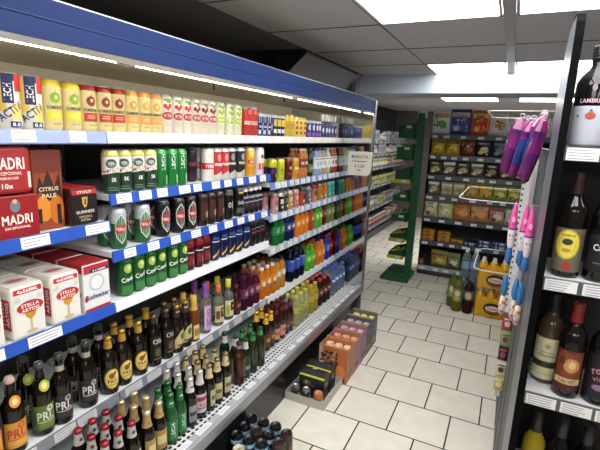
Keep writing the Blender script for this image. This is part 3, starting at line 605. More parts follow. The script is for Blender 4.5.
bottle('smirn_yellow', 'sq', .245, .034, '#a7aaa6', 'glass', '#d4d048', 'long', (.10, .50, '#d8d49c'), [rect('#1c1a1a', -.004, .03, -.015, .038), txt('#e8e0c8', 'G', .014, .012, .014, .018), rect('#b8a83c', -.03, -.008, -.04, .02)], neck=(.80, .86, '#c8c440'), name='alcopop_bottle')
bottle('rum_small', 'beer', .19, .03, '#34140e', 'dark', '#5c2c20', 'screw', (.15, .5, '#4a1c18'), [rect('#a06a58', -.015, .015, -.01, .012)], name='alcopop_bottle')
def soda(key, liq, cap, lab, sh=(), H=.235, R=.033, z=(.36, .66), name='soda_bottle', gfin='liquid'):
    bottle(key, 'pet', H, R, liq, gfin, cap, 'screw', (z[0], z[1], lab), sh, full=True, name=name)
soda('wine_purple', '#431630', '#2c1424', '#612650', [ell('#b88aa8', 0, 0, .014, .016)], .22, .031)
soda('crimson_soda', '#5a1a30', '#6c3c5c', '#7c3a4c', [rect('#c89cac', -.02, .02, -.01, .012)], .21, .031)
soda('orange_soda', '#d27a20', '#d8d4cc', '#d4842c', [ell('#f0d8a8', 0, 0, .016, .018), rect('#5a6a7c', -.02, .02, -.03, -.018)], .215, .032)
soda('amber_soda', '#c98a34', '#3c3430', '#b8a878', [ell('#e8dcc0', 0, .005, .018, .018), rect('#7a5a34', -.02, .02, -.03, -.02)], .225, .034)
Z = .600; L4 = 'on the long bottle shelf'
run('swing_orange', [-9, 16], -1.406, Z, '{o}swing-top bottle with an orange label at the near end', 'orange-label swing-top bottles', .072)
run('swing_green', [44], -1.41, Z, 'swing-top bottle with a green label and yellow neck tag, front row', 'green-label swing-top bottles', .075)
put('swing_green', -1.492, yat(29, -1.492, Z), Z, 'swing-top bottle with a green label half hidden behind the orange one', 'green-label swing-top bottles', -.2)
run('swing_black', [63, 89], -1.406, Z, '{o}black-label swing-top bottle in the front row of the bottle shelf', 'black-label swing-top bottles', .075)
put('swing_black', -1.482, yat(76, -1.482, Z), Z, 'black-label swing-top bottle standing between and behind two others', 'black-label swing-top bottles', -.2)
run('yellow_oval', [110, 124, 140], -1.406, Z, '{o}dark bottle with a yellow oval label, from the left', 'bottles with yellow oval label', .074)
for i, px in enumerate((101, 116, 131, 147)): put(['swing_black', 'yellow_oval', 'gold_neck', 'gold_neck'][i], -1.485, yat(px, -1.485, Z), Z, ['black-label swing-top bottle at the right end, behind the yellow oval labels', 'dark bottle with a yellow oval label in the row behind', 'gold-foil bottle in the second row, nearer one', 'gold-foil bottle in the second row, farther one'][i], ['black-label swing-top bottles', 'bottles with yellow oval label', 'gold-foil bottles', 'gold-foil bottles'][i], -.2)
run('script_dark', [155, 167], -1.40, Z, '{o}black bottle with pale script ' + L4, 'black bottles with pale script', .07)
run('gold_label', [175, 184], -1.40, Z, '{o}dark bottle with a slanted cream label ' + L4, 'bottles with slanted cream label', .068, rows=2)
run('amber_clear', [194], -1.40, Z, 'amber bottle with a tall yellow cap ' + L4, 'amber bottles', .066, rows=2)
run('pink_clear', [205], -1.41, Z, 'tall clear bottle with a mauve label ' + L4, 'mauve-label bottles', .066, rows=2)
run('smirn', [217.5], -1.41, Z, 'clear square-labelled bottle with an orange cap ' + L4, 'clear bottles with square labels', .07, rows=2)
run('smirn_yellow', [227.5], -1.41, Z, 'clear square-labelled bottle with a yellow-green cap ' + L4, 'clear bottles with square labels', .07, rows=2)
run('rum_small', [236], -1.40, Z, 'short dark red-brown bottle ' + L4, 'short brown bottles', .062, rows=2)
run('wine_purple', [243, 249], -1.40, Z, '{o}purple plastic bottle with a lilac spot ' + L4, 'purple plastic bottles', .063, rows=2)
run('crimson_soda', [255], -1.40, Z, 'crimson plastic bottle beside the orange drinks ' + L4, 'crimson plastic bottles', .063, rows=2)
run('orange_soda', [261, 266.5, 271], -1.40, Z, '{o}orange drink bottle from the left, end of the bottle shelf', 'orange drink bottles', .065, rows=3)
run('amber_soda', [276, 280.5], -1.40, Z, '{o}pale amber drink bottle at the far end of the bottle shelf', 'amber drink bottles', .068, rows=3)

# --- deck bottles (measured at their caps)
def deck(kind, pxs, zc, desc, group, rows=1, gap=.062, X=-1.19, dx=.0695):
    z = .351; X, rows = (X, rows) if pxs[0] < 262 else (-1.25, min(rows, 2))
    for r in range(rows):
        for i, px in enumerate(pxs):
            if r == 0:
                y = max(yat(px, X, z + zc), _last.get('deck', -9) + RAD[kind] + .001); _last['deck'] = y + RAD[kind]; _last[('dk', kind, i)] = y
            else: y = _last[('dk', kind, i)]
            d = desc.format(o=(ORD[i] + ' ') if len(pxs) > 1 else '')
            if rows > 1: d += [', front row', ', second row', ', third row'][r]
            put(kind, X - r * dx + rnd.uniform(-.003, .003), y, z, d, group, -.25 + rnd.uniform(-.3, .3))
bottle('red_cap', 'beer', .235, .031, '#120a06', 'dark', '#a83a44', 'crown', (.12, .5, '#d8d0c8'), [rect('#a83a44', -.02, .02, -.01, .02)], neck=(.74, .93, '#b9b4b0'), nshapes=[ell('#3c3c40', 0, 0, .007, .008)])
bottle('cork_neck', 'beer', .235, .031, '#140b06', 'dark', '#d9cca8', 'crown', (.12, .5, '#a8884c'), [rect('#d8c48c', -.02, .02, -.02, .02)], neck=(.72, .93, '#a98a5c'), nshapes=[rect('#7c5c34', -.01, .01, -.01, -.005)])
bottle('green_beer', 'beer', .235, .030, '#1b4a26', 'dark', '#3c7a4c', 'crown', (.10, .5, '#2c7a40'), [txt('#e8f0e8', 'LECH', 0, 0, .07, .016, PI / 2)], neck=(.74, .92, '#2c6c3c'), nshapes=[rect('#c8d8c8', -.008, .008, -.004, .004)])
bottle('white_neck_beer', 'beer', .24, .030, '#0f0a08', 'dark', '#d8d8d8', 'crown', (.12, .46, '#8c8c94'), [rect('#3c3c44', -.02, .02, -.01, .01)], neck=(.72, .94, '#d4d0d0'), nshapes=[rect('#8c4a50', -.008, .008, -.006, .004)], arc=1.6)
bottle('red_label_beer', 'beer', .24, .031, '#0f0a08', 'dark', '#d0d0d0', 'crown', (.14, .54, '#c8c8d0'), [rect('#a8343c', -.03, .03, .012, .034), rect('#b86a74', -.03, .03, -.03, -.02), txt('#b8343c', 'RED', 0, -.006, .04, .016)], neck=(.72, .94, '#c9c2c4'))
bottle('cream_neck_beer', 'beer', .24, .030, '#130c08', 'dark', '#8c7c54', 'crown', (.12, .48, '#b9b088'), [rect('#6c5c34', -.016, .016, -.01, .01)], neck=(.72, .93, '#c8b888'), nshapes=[rect('#6c5c34', -.006, .006, -.003, .003)], arc=1.4)
bottle('brown_jug', 'ale', .24, .036, '#3c1a10', 'dark', '#5c3a2c', 'crown', None, neck=(.86, .95, '#8c8c90'))
bottle('pale_neck_green', 'beer', .235, .030, '#16281a', 'dark', '#1e5a34', 'crown', (.12, .45, '#2c3c2c'), [rect('#8c9c8c', -.014, .014, -.01, .01)], neck=(.74, .92, '#c4c8c0'))
bottle('clear_green', 'beer', .24, .031, '#232c16', 'dark', '#2c6a3c', 'crown', None, neck=(.80, .93, '#3c8a4c'))
bottle('yellow_neck', 'beer', .24, .031, '#1a1008', 'dark', '#d8a83c', 'crown', (.12, .48, '#5c3a18'), [rect('#c89a3c', -.018, .018, -.01, .014)], neck=(.74, .92, '#d8ac3c'))
bottle('rose_label', 'beer', .24, .031, '#2c0f10', 'dark', '#3c1c1c', 'crown', (.10, .42, '#c89484'), [rect('#a85c54', -.02, .02, -.008, .012)], neck=(.80, .93, '#5c1c20'))
bottle('dark_rose', 'beer', .235, .030, '#2a1214', 'dark', '#7c4444', 'crown', (.12, .45, '#5c2c30'), [rect('#a88484', -.016, .016, -.01, .0)], neck=(.76, .9, '#6c3c40'))
soda('yellow_clear', '#a6a877', '#c0be50', '#bdb850', [ell('#8ca03c', 0, 0, .014, .016)], .225, .031, (.42, .62))
soda('gold_soda', '#a8983c', '#c8a83c', '#b8a04c', [], .225, .031, (.4, .62))
soda('red_capped', '#3c2018', '#b83a44', '#5c2c28', [rect('#c8b08c', -.014, .014, -.01, .01)], .22, .0305)
soda('water', '#a9b8c8', '#2c4cae', '#4c6cc0', [rect('#e8ecf4', -.02, .02, -.01, .01)], .235, .031, (.45, .66), gfin='glass')
D = 'on the bottom deck'
deck('red_cap', [104, 118, 131], .235, '{o}red-capped bottle with a white neck label, from the left, bottom deck', 'red-capped bottles', 3)
deck('cork_neck', [146, 158.6], .235, '{o}bottle with a tan cork-coloured neck, from the left, bottom deck', 'tan-necked bottles', 3)
deck('green_beer', [170, 179], .235, '{o}green beer bottle from the left ' + D, 'green beer bottles', 2)
deck('white_neck_beer', [190], .24, 'dark bottle with a white neck and grey label ' + D, 'white-necked dark bottles', 3)
deck('red_label_beer', [200], .24, 'dark bottle with a red and white label ' + D, 'red-label bottles', 3)
deck('cream_neck_beer', [208.5, 217, 225], .24, '{o}dark bottle with a cream neck, from the left, bottom deck', 'cream-necked bottles', 3)
deck('brown_jug', [239], .24, 'stout brown bottle close to the grille ' + D, 'brown bottles on the deck', 1, .066)
deck('pale_neck_green', [245], .235, 'dark green bottle with a pale neck ' + D, 'pale-necked green bottles', 3)
deck('clear_green', [252.5, 260], .24, '{o}olive glass bottle with a green neck, from the left, bottom deck', 'olive glass bottles', 2)
deck('yellow_neck', [266, 271], .24, '{o}brown bottle with a yellow neck, from the left, bottom deck', 'yellow-necked bottles', 3)
deck('rose_label', [276, 281.5], .24, '{o}dark bottle with a salmon label, from the left, bottom deck', 'salmon-label bottles', 2)
deck('dark_rose', [286, 290], .235, '{o}dark red bottle from the left, bottom deck', 'dark red bottles', 3)
deck('yellow_clear', [296, 301, 305.5], .225, '{o}pale yellow plastic bottle from the left, bottom deck', 'pale yellow bottles', 3, .063)
deck('gold_soda', [311, 315], .225, '{o}gold-capped drink bottle from the left, bottom deck', 'gold-capped bottles', 2, .063)
deck('red_capped', [320, 324, 327.5], .22, '{o}red-capped brown drink bottle from the left, bottom deck', 'red-capped drink bottles', 3, .062)
deck('water', [332.5, 336, 339, 342], .235, '{o}water bottle with a blue cap, from the left, bottom deck', 'blue-capped water bottles', 3, .063)

# --- far bay
can('purple_yellow', .150, .031, '#2c1c3c', [rect('#3c2c54', -.03, .03, -.02, .02), ell('#c8c0d8', .01, -.03, .01, .012)], [(.10, .150, '#c9c430')], neck='#c9c430')
can('lemon_can', .150, .031, '#c6c832', [rect('#a8ac20', -.02, .02, -.03, .02), txt('#5c6410', 'LEMON', 0, .0, .04, .012)], neck='#d0cf50')
can('maroon_drink', .150, .031, '#5c1f24', [ell('#c8a89c', 0, .012, .014, .012), rect('#8c3c3c', -.02, .02, -.04, -.02)], neck='#7c3034')
can('orange_can', .150, .031, '#d99c38', [rect('#e8cf98', -.018, .018, -.006, .014), rect('#b8782a', -.02, .02, -.055, -.035)], neck='#d9a84c')
soda('peach_bottle', '#cf8450', '#d8b8a0', '#7c3828', [rect('#e8c8a8', -.016, .016, -.01, .01)], .215, .030)
bottle('dark_green_b', 'wine', .215, .031, '#1f3418', 'dark', '#2c3c24', 'screw', (.15, .45, '#5c7450'), [rect('#a8b898', -.014, .014, -.006, .006)], name='mixer_bottle')
for k, c, cap in (('pale_blue', '#9fb4d8', '#2c3458'), ('pale_pink', '#d8a890', '#3c2c38'), ('pale_mint', '#b4d0b0', '#8c9c94'), ('pale_white', '#d0d4dc', '#343c54'), ('amber_red', '#a8563c', '#8c7c6c')):
    soda(k, c, cap, '#e2e2e6', [ell(c, 0, -.004, .014, .02), rect('#2c3458' if k != 'amber_red' else '#6c2c20', -.03, .03, .028, .034)], .215, .031, (.25, .66))
for k, c, t in (('pink_mini', '#c89498', '#a86a70'), ('black_mini', '#1c181c', '#c8c8c0'), ('yellow_mini', '#c89830', '#d8c8a0'), ('pinkish_mini', '#c07a80', '#e0b0a8'), ('orange_mini', '#b4502c', '#4c4048'), ('grey_mini', '#5c646c', '#8c949c'), ('salmon_mini', '#c8826c', '#7c3034'), ('amber_mini', '#b98a2c', '#c86a2c'), ('teal_mini', '#3f9a94', '#5cb8a8'), ('green_mini', '#5c7a3c', '#a8b85c'), ('rust_mini', '#8c4030', '#b87c5c'), ('dark_mini', '#33303c', '#6c7050')):
    can(k, .135, .028, c, [rect(t, -.016, .016, -.01, .022), ell('#e0d8c8', .0, -.032, .009, .010)], [(.108, .135, t)], neck=t)
Z = 1.378; Xf = -1.40; F2 = 'on the far bay second shelf'
run('purple_yellow', [271.5], Xf, Z, 'dark purple can with a yellow top ' + F2, 'purple and yellow cans', .064, rows=2)
run('lemon_can', [279.5], Xf, Z, 'plain lemon yellow can ' + F2, 'lemon yellow cans', .064, rows=2)
run('maroon_drink', [287], Xf, Z, 'maroon can with a pale circle ' + F2, 'maroon cans with pale circle', .064, rows=2)
run('orange_can', [294], Xf, Z, 'orange can with a cream panel ' + F2, 'orange cans', .064, rows=2)
run('peach_bottle', [299.5, 303], Xf, Z, '{o}peach-coloured bottle from the left ' + F2, 'peach bottles', .062, rows=2)
run('dark_green_b', [309], Xf, Z, 'dark green bottle with an olive label ' + F2, 'dark green bottles', .066, rows=2)
run('pale_blue', [314.5, 318], Xf, Z, '{o}pale blue water bottle with dark cap ' + F2, 'pale blue bottles', .063, rows=2)
run('pale_pink', [322], Xf, Z, 'pale pink flavoured water bottle ' + F2, 'pale pink bottles', .063, rows=2)
run('pale_mint', [326], Xf, Z, 'pale mint flavoured water bottle ' + F2, 'pale mint bottles', .063, rows=2)
run('amber_red', [330, 333], Xf, Z, '{o}red-amber drink bottle near the mirror ' + F2, 'red-amber bottles', .063, rows=2)
Z = 1.166; F3 = 'on the far bay third shelf'
for k, px, d in (('pink_mini', 274, 'small pink can with a dusky top'), ('black_mini', 279.5, 'small black can with a pale top'), ('dark_mini', 284, 'small slate can'), ('yellow_mini', 289, 'small yellow can with a cream top'), ('pinkish_mini', 295, 'small rosy can'), ('orange_mini', 301, 'small burnt orange can'), ('grey_mini', 307, 'small grey can'), ('salmon_mini', 313, 'small salmon can with a maroon top'), ('amber_mini', 318.5, 'small amber can with an orange top'), ('amber_mini', 323, 'farther small amber can'), ('teal_mini', 327.5, 'small teal can'), ('teal_mini', 331, 'farther small teal can')):
    run(k, [px], Xf + .004, Z, d + ' ' + F3, 'small cans on the third shelf', .058, rows=2)
Z = .938; F4 = 'on the far bay fourth shelf'
soda('sevenup', '#1d6a34', '#2c8a44', '#1d7a3c', [txt('#e8f0e8', '7', 0, .004, .02, .03), ell('#c83a34', .012, .004, .006, .006)], .200, .032)
soda('navy_cola', '#17204c', '#2c3c8c', '#1e2f7c', [ell('#d8dce8', 0, 0, .015, .015), rect('#b83a44', -.015, .015, 0, .010)], .200, .032)
soda('fanta', '#e0842c', '#d8742c', '#d87a2a', [ell('#f0c88c', 0, 0, .015, .017)], .201, .033)
soda('red_fanta', '#b84a34', '#a83c34', '#a8402e', [ell('#e8b8a0', 0, 0, .013, .015)], .200, .032)
soda('lime_soda', '#5ab030', '#4c9c2c', '#68b838', [ell('#d0e8a0', 0, 0, .014, .016)], .201, .033)
soda('ruby_soda', '#6c1c24', '#5c1c24', '#7c2830', [rect('#b88c88', -.016, .016, -.008, .008)], .200, .032)
soda('olive_soda', '#6c7c44', '#8c8c5c', '#7c8c54', [ell('#c8c8a8', 0, 0, .013, .015)], .200, .032)
run('sevenup', [274.5, 279.5], Xf, Z, '{o}green lemonade bottle from the left ' + F4, 'green lemonade bottles', .066)
run('navy_cola', [285.5, 290], Xf, Z, '{o}navy cola bottle from the left ' + F4, 'navy cola bottles', .066)
run('fanta', [295, 299.5, 304], Xf, Z, '{o}bright orange soda bottle from the left ' + F4, 'bright orange sodas, fourth shelf', .068)
run('red_fanta', [309], Xf, Z, 'brick red soda bottle ' + F4, 'brick red sodas', .066)
run('lime_soda', [314, 317.5], Xf, Z, '{o}lime green soda bottle from the left ' + F4, 'lime green sodas, fourth shelf', .066)
run('ruby_soda', [322], Xf, Z, 'dark ruby soda bottle ' + F4, 'dark ruby sodas', .066)
run('olive_soda', [326, 330], Xf, Z, '{o}olive soda bottle near the mirror ' + F4, 'olive sodas', .066)
Z = .600; F5 = 'on the far bay fifth shelf'
soda('energy_blue', '#10142a', '#20242c', '#2c44a8', [txt('#d8dcec', 'POWER', 0, .034, .05, .012), rect('#5c7ad0', -.01, .0, -.03, .02)], .245, .036, (.34, .70))
soda('red_cola', '#8c1c24', '#a02c30', '#a4242c', [rect('#e0b8b4', -.018, .018, -.006, .006)], .225, .033)
soda('blue_soda', '#2244a8', '#1e3c9c', '#2c54c0', [rect('#a8c0e8', -.012, .0, -.03, .02)], .225, .033)
run('energy_blue', [289, 294.5, 299.5], Xf, Z, '{o}dark energy drink bottle with a blue band, from the left', 'dark blue-banded bottles', .074, rows=3)
run('lime_soda', [306.5, 310.5], Xf, Z, '{o}lime green soda bottle from the left ' + F5, 'lime green sodas, fifth shelf', .068, rows=3)
run('fanta', [316.5, 320], Xf, Z, '{o}bright orange soda bottle from the left ' + F5, 'bright orange sodas, fifth shelf', .068, rows=3)
run('blue_soda', [325], Xf, Z, 'royal blue soda bottle ' + F5, 'royal blue sodas', .068, rows=3)
run('red_cola', [328.2], Xf, Z, 'red cola bottle near the mirror ' + F5, 'red cola bottles', .068, rows=3)

# =================================================================== FLOOR STOCK BY THE FRIDGE
def case(key, face, side, inner, sh):
    def mk():
        r = empty('drinks_case'); d, w, h, t = .214, .146, .252, .004
        b = MB(); m, ms, mi = mat(face, 'card', .5), mat(side, 'card', .5), mat(inner, 'card')
        b.box(-d / 2, d / 2, -w / 2, w / 2, 0, t, mi); b.box(-d / 2, d / 2, -w / 2, -w / 2 + t, t, h, m); b.box(-d / 2, d / 2, w / 2 - t, w / 2, t, h, m)
        b.box(-d / 2, -d / 2 + t, -w / 2 + t, w / 2 - t, t, h, ms); b.box(d / 2 - t, d / 2, -w / 2 + t, w / 2 - t, t, h, ms)
        b.shapes(sh, flat((0, -w / 2, h / 2), (1, 0, 0), (0, 0, 1))); b.shapes([rect(inner, -.05, .05, -.09, -.05), ell(face, 0, .04, .03, .05)], flat((d / 2, 0, h / 2), (0, 1, 0), (0, 0, 1)))
        b.build('tray_box', r)
        e = MB(); me = mat('#b3914e', 'card')
        for y in (-w / 2, w / 2 - t):
            e = MB(); e.box(-d / 2, d / 2, y, y + t, h, h + .006, me); e.build('rim', r)
        return r
    MAKE[key] = (mk, 'case')
rq = random.Random(3)
mess = [ell(rq.choice(['#2c2430', '#2c2430', '#4c3c44', '#b8a898', '#7c4a34']), rq.uniform(-.085, .03), rq.uniform(-.03, .09), rq.uniform(.006, .018), rq.uniform(.006, .014)) for _ in range(40)]
case('case_orange', '#bf6f42', '#b07c6c', '#8c6c38', [rect('#c9b49c', -.105, -.08, -.12, .12)] + mess + [rect('#3c2c2c', .06, .095, -.115, -.085), ell('#e08a4c', .06, -.04, .035, .05)])
case('case_coral', '#b07468', '#a87480', '#7c5848', mess[:8]); case('case_pink', '#a07488', '#8c6c80', '#6c5464', mess[8:16]); case('case_slate', '#5c5c68', '#4a4e5c', '#8c7844', mess[16:24]); case('case_grey', '#6c6c74', '#565a66', '#9c8444', mess[:6])
for k, c, l in (('peach_tall', '#c97a4a', '#ecc8a8'), ('coral_tall', '#c0584a', '#e4a088'), ('lilac_tall', '#a8709c', '#d0a0b8'), ('mauve_tall', '#8c7a9c', '#b4a4b4'), ('lime_tall', '#a8a84c', '#d8d090')):
    can(k, .222, .0325, c, [rect('#f0e0d0', -.02, .02, -.03, .03)], neck=l, lid=l, lidfin='paint', tab=False)
CY0 = 2.612
cs = (('case_orange', 'peach_tall', 'orange printed'), ('case_coral', 'coral_tall', 'coral'), ('case_pink', 'lilac_tall', 'pink'), ('case_slate', 'mauve_tall', 'slate grey'), ('case_grey', 'lime_tall', 'dark grey'))
cl = ('peach', 'coral', 'lilac', 'mauve', 'yellow-green')
for i, (k, ck, d) in enumerate(cs):
    y = CY0 + .073 + i * .149
    put(k, -.942, y, 0, '%s cardboard case of drink cans on the floor, %s from the near end' % (d, ORD[i]), 'cardboard cases on the floor')
    for a in range(3):
        for q in range(2):
            put(ck, -.942 + (a - 1) * .067, y + (q - .5) * .0685, .0055, '%s-topped can in the %s case, %s from the aisle, %s row' % (cl[i], d, ORD[2 - a], ('near', 'far')[q]), 'cans in the cardboard cases', rq.uniform(-1, 1))
# shallow cardboard tray with black and yellow boxes
t = empty('cardboard_tray', (-.995, 2.432, 0)); tag(t, 'shallow pale cardboard tray on the floor under the fridge rail', 'tray')
b = MB(); m = mat('#b9b4ac', 'card', .5); hx, hy = .137, .168
b.box(-hx, hx, -hy, hy, 0, .004, m); b.box(-hx, hx, -hy, -hy + .004, .004, .056, m); b.box(-hx, hx, hy - .004, hy, .004, .056, m); b.box(-hx, -hx + .004, -hy + .004, hy - .004, .004, .056, m); b.box(hx - .004, hx, -hy + .004, hy - .004, .004, .056, m); b.build('tray_body', t)
def blackbox():
    r = empty('drinks_box'); b = MB(); bk = mat('#16161a', 'card', .4)
    b.prism([(-.048, 0), (.048, 0), (.048, .150), (.012, .182), (-.012, .182), (-.048, .150)], 'x', -.088, .088, bk)
    b.shapes([ell('#5c584c', -.03, .015, .03, .022), ell('#a89c88', -.034, .022, .012, .010), rect('#8c8474', .0, .02, .0, .006), rect('#5c584c', .02, .06, -.04, -.02)], flat((0, -.048, .085), (1, 0, 0), (0, 0, 1)))
    b.shapes([rect('#2c2c34', -.03, .03, -.05, .05), ell('#8c8c84', 0, .02, .02, .02)], flat((.088, 0, .08), (0, 1, 0), (0, 0, 1)))
    b.build('box', r)
    e = MB(); e.prism([(-.049, .146), (-.049, .153), (-.045, .157), (-.041, .157), (-.041, .15)], 'x', -.0885, .0885, mat('#c9c43c', 'card')); e.build('yellow_edge', r)
    h = MB(); h.box(-.03, .03, -.011, .011, .181, .186, mat('#222226', 'card')); h.shapes([ell('#a8a498', 0, 0, .02, .008)], flat((0, 0, .186), (1, 0, 0), (0, 1, 0))); h.build('carry_handle', r)
    return r
MAKE['blackbox'] = (blackbox, 'box')
put('blackbox', -.985, 2.396, .004, 'black box with yellow edge nearest the front of the cardboard tray', 'black and yellow boxes')
put('blackbox', -.985, 2.508, .004, 'black box with yellow edge behind its twin in the cardboard tray', 'black and yellow boxes')
can('tray_dark', .085, .031, '#2c2a30', [rect('#8c8c88', -.02, .02, -.02, .01)], lid='#b4b0a8', neck='#5c5c5c')
can('tray_orange', .085, .031, '#c8744c', [rect('#e8c8b0', -.016, .016, -.02, .01)], lid='#d98a64', lidfin='paint', neck='#c8744c')
for x, k, d in ((-1.075, 'tray_dark', 'short dark can nearest the fridge at the front of the tray'), (-1.0, 'tray_dark', 'short dark can in the middle at the front of the tray'), (-.915, 'tray_orange', 'short orange can at the aisle corner of the tray')): put(k, x, 2.306, .004, d, 'short cans in the tray')
# black-lidded cans in the foreground
can('black_lid', .170, .034, '#17161c', [rect('#3c5c7c', -.02, .02, -.03, .02), txt('#a8b8c8', 'X', 0, .0, .02, .03)], [(.130, .153, '#8cb8d8')], neck='#141418', lid='#141418', lidfin='plastic')
can('brown_lid', .170, .034, '#3c2a26', [rect('#6c5048', -.02, .02, -.03, .02)], neck='#4c3833', lid='#2a1f1e', lidfin='plastic')
can('beige_lid', .165, .034, '#5c544a', [], neck='#b0a890', lid='#c8bea4', lidfin='plastic')
pos = [(-1.097, 1.800, 'far row, beside the fridge'), (-1.025, 1.803, 'far row, second from the fridge'), (-.953, 1.806, 'far row, third from the fridge'), (-1.095, 1.726, 'middle row, beside the fridge'), (-.951, 1.730, 'middle row, aisle side'), (-1.094, 1.648, 'near row, beside the fridge'), (-1.022, 1.650, 'near row, second from the fridge'), (-.950, 1.655, 'near row, third from the fridge')]
for x, y, d in pos: put('black_lid', x, y, 0, 'black-lidded can with a light blue rim on the floor, ' + d, 'black-lidded cans on the floor', rq.uniform(-1, 1))
put('brown_lid', -.874, 1.782, 0, 'brown-lidded can at the aisle side of the black-lidded cans', 'brown-lidded cans on the floor'); put('brown_lid', -.878, 1.706, 0, 'brown-lidded can in front of the other one, at the picture bottom', 'brown-lidded cans on the floor')
put('beige_lid', -1.03, 1.570, 0, 'beige-lidded can in front of the black-lidded cans'); put('brown_lid', -1.024, 1.727, 0, 'dark brown-lidded can in the middle of the black-lidded cans', 'brown-lidded cans on the floor')

# =================================================================== WINE SHELVES ON THE RIGHT
wu = empty('wine_shelving', (0, 0, 0)); tag(wu, 'dark end-of-aisle shelving with wine bottles and a round-topped grey side panel', 'shelving')
pan = [(1.455, 0), (1.455, 1.99), (1.462, 2.025), (1.48, 2.047), (1.505, 2.055), (1.56, 2.054), (1.63, 2.044), (1.68, 2.018), (1.715, 1.98), (1.735, 1.93), (1.742, 1.87), (1.742, 0)]
pgm = mat('#565963', 'paint', .3)
b = MB(); b.prism(pan, 'x', .116, .134, pgm); sp = b.build('side_panel', wu)
b = MB(); fr_ = pan[:5]
b.prism([(1.447, 0), (1.447, 1.99), (1.455, 2.03), (1.476, 2.054), (1.505, 2.063), (1.55, 2.058), (1.55, 2.05), (1.505, 2.055), (1.48, 2.047), (1.462, 2.025), (1.455, 1.99), (1.455, 0)], 'x', .1145, .1355, mat('#0b0b0c', 'void')); b.build('edge_strip', sp)
b = MB(); b.prism(pan, 'x', 1.10, 1.126, pgm); b.build('side_panel', wu)
b = MB(); b.box(.141, 1.10, 1.735, 1.76, 0, 1.675, mat('#141416', 'paint')); b.build('back_panel', wu)
b = MB(); b.box(.141, 1.10, 1.50, 1.735, 0, .10, mat('#1c1c20', 'paint')); b.build('base', wu)
WZ = [1.697, 1.303, .912, .52]
for z in WZ:
    s = MB(); s.box(.134, 1.10, 1.478, 1.735, z - .025, z, mat('#cfd0d2' if z < 1.6 else '#3a3a3e', 'paint')); so = s.build('shelf', wu)
    l = MB(); l.box(.136, 1.098, 1.468, 1.478, z - .042, z - .002, mat('#55565a', 'plastic')); l.build('ticket_strip', so)
    x = .142
    while x < 1.0:
        w = rnd.uniform(.075, .09); t = MB()
        t.shapes([rect('#e9e9ea', -w / 2, w / 2, -.018, .018)] + [rect('#9a9aa4', -w * .42, w * rnd.uniform(.1, .42), .010 - q * .008, .0125 - q * .008) for q in range(4)], flat((x + w / 2, 1.468, z - .022), (1, 0, 0), (0, 0, 1)), .001); t.build('price_ticket', so); x += w + rnd.uniform(.004, .015)
R2 = -PI / 2
bottle('cream_liq', 'wine', .325, .043, '#0d0b0c', 'dark', '#16141a', 'screw', None, name='liqueur_bottle')
def frosted():
    root = empty('liqueur_bottle'); P = prof_wine(.275, .046); g = MB()
    P2 = [P[0], P[1], P[2], P[3], (.046, .112)] + P[4:]; ms = [mat('#b9bcc8', 'gloss', .3)] * 4 + [mat('#100d10', 'gloss')] * (len(P2) - 5)
    g.lathe(P2, ms, 28); g.shapes([ell('#a8463c', 0, -.055, .013, .010), ('poly', '#3c6c3c', [(-.006, -.044), (.006, -.044), (.0, -.036)]), ell('#3c4c7c', -.032, -.056, .004, .003), ell('#3c4c7c', .032, -.056, .004, .003), txt('#c8a8b0', 'LAMBRINI', 0, -.014, .062, .012), ell('#8c7c84', 0, .022, .006, .010)], cyl(.0462, 0, .140), .0008)
    g.build('glass_body', root)
    c = MB(); c.lathe([(.0175, .236), (.0180, .237), (.0180, .274), (.016, .277), (0, .277)], mat('#141216', 'plastic', .2), 18)
    for zz in (.242, .250, .258): c.lathe([(.0183, zz), (.0187, zz + .002), (.0183, zz + .004)], mat('#2c2a2e', 'plastic', .2), 18)
    c.build('screw_cap', root); return root
MAKE['frosted'] = (frosted, 'bottle')
bottle('yellow_label', 'wine', .318, .0395, '#0f0c0a', 'dark', '#2a1618', 'foil', (.06, .48, '#6a6454'), [ell('#c9b030', -.004, .018, .034, .046), ell('#e0cf58', -.004, .018, .029, .041), ell('#3c3420', -.004, .026, .014, .010), txt('#5c5018', 'FROMAGE', -.004, .046, .036, .007), ell('#b8902c', -.004, .0, .012, .006), ell('#b02c28', .002, -.048, .010, .014), rect('#3c6c34', .0, .004, -.036, -.028)], arc=2.6, name='wine_bottle')
bottle('script_black', 'wine', .31, .0395, '#0b0a0c', 'dark', '#17141a', 'foil', (.10, .46, '#121116'), [txt('#d8d8d8', 'Carlo', 0, .02, .05, .02, .1), rect('#6c6c70', -.02, .02, -.03, -.027)], arc=2.4, name='wine_bottle')
bottle('cream_label', 'wine', .31, .039, '#4a3c28', 'dark', '#1c1a16', 'foil', (.05, .52, '#d8d0a8'), [rect('#2c3420', -.05, .05, -.030, -.008), ell('#a8a06c', 0, .045, .008, .008), rect('#b0a880', -.022, .022, .022, .026), txt('#4c4c30', 'Chardonnay', 0, .012, .05, .009), rect('#b0a880', -.02, .02, -.055, -.052)], arc=2.6, name='wine_bottle')
bottle('red_label', 'wine', .31, .039, '#120809', 'dark', '#7c1c22', 'foil', (.09, .52, '#5e2418'), [('poly', '#7a3824', [(-.036, -.03), (.036, -.03), (.036, .052), (.018, .064), (0, .056), (-.018, .064), (-.036, .052)]), ell('#c08c50', .006, .018, .022, .024), ell('#d8b880', .008, .020, .010, .012), ell('#5e2418', -.02, .03, .008, .016), rect('#c8b080', -.038, .038, -.046, -.026), txt('#5c1c14', 'CALVET', 0, -.036, .05, .012), rect('#4c1a12', -.038, .038, -.066, -.048)], arc=2.1, name='wine_bottle')
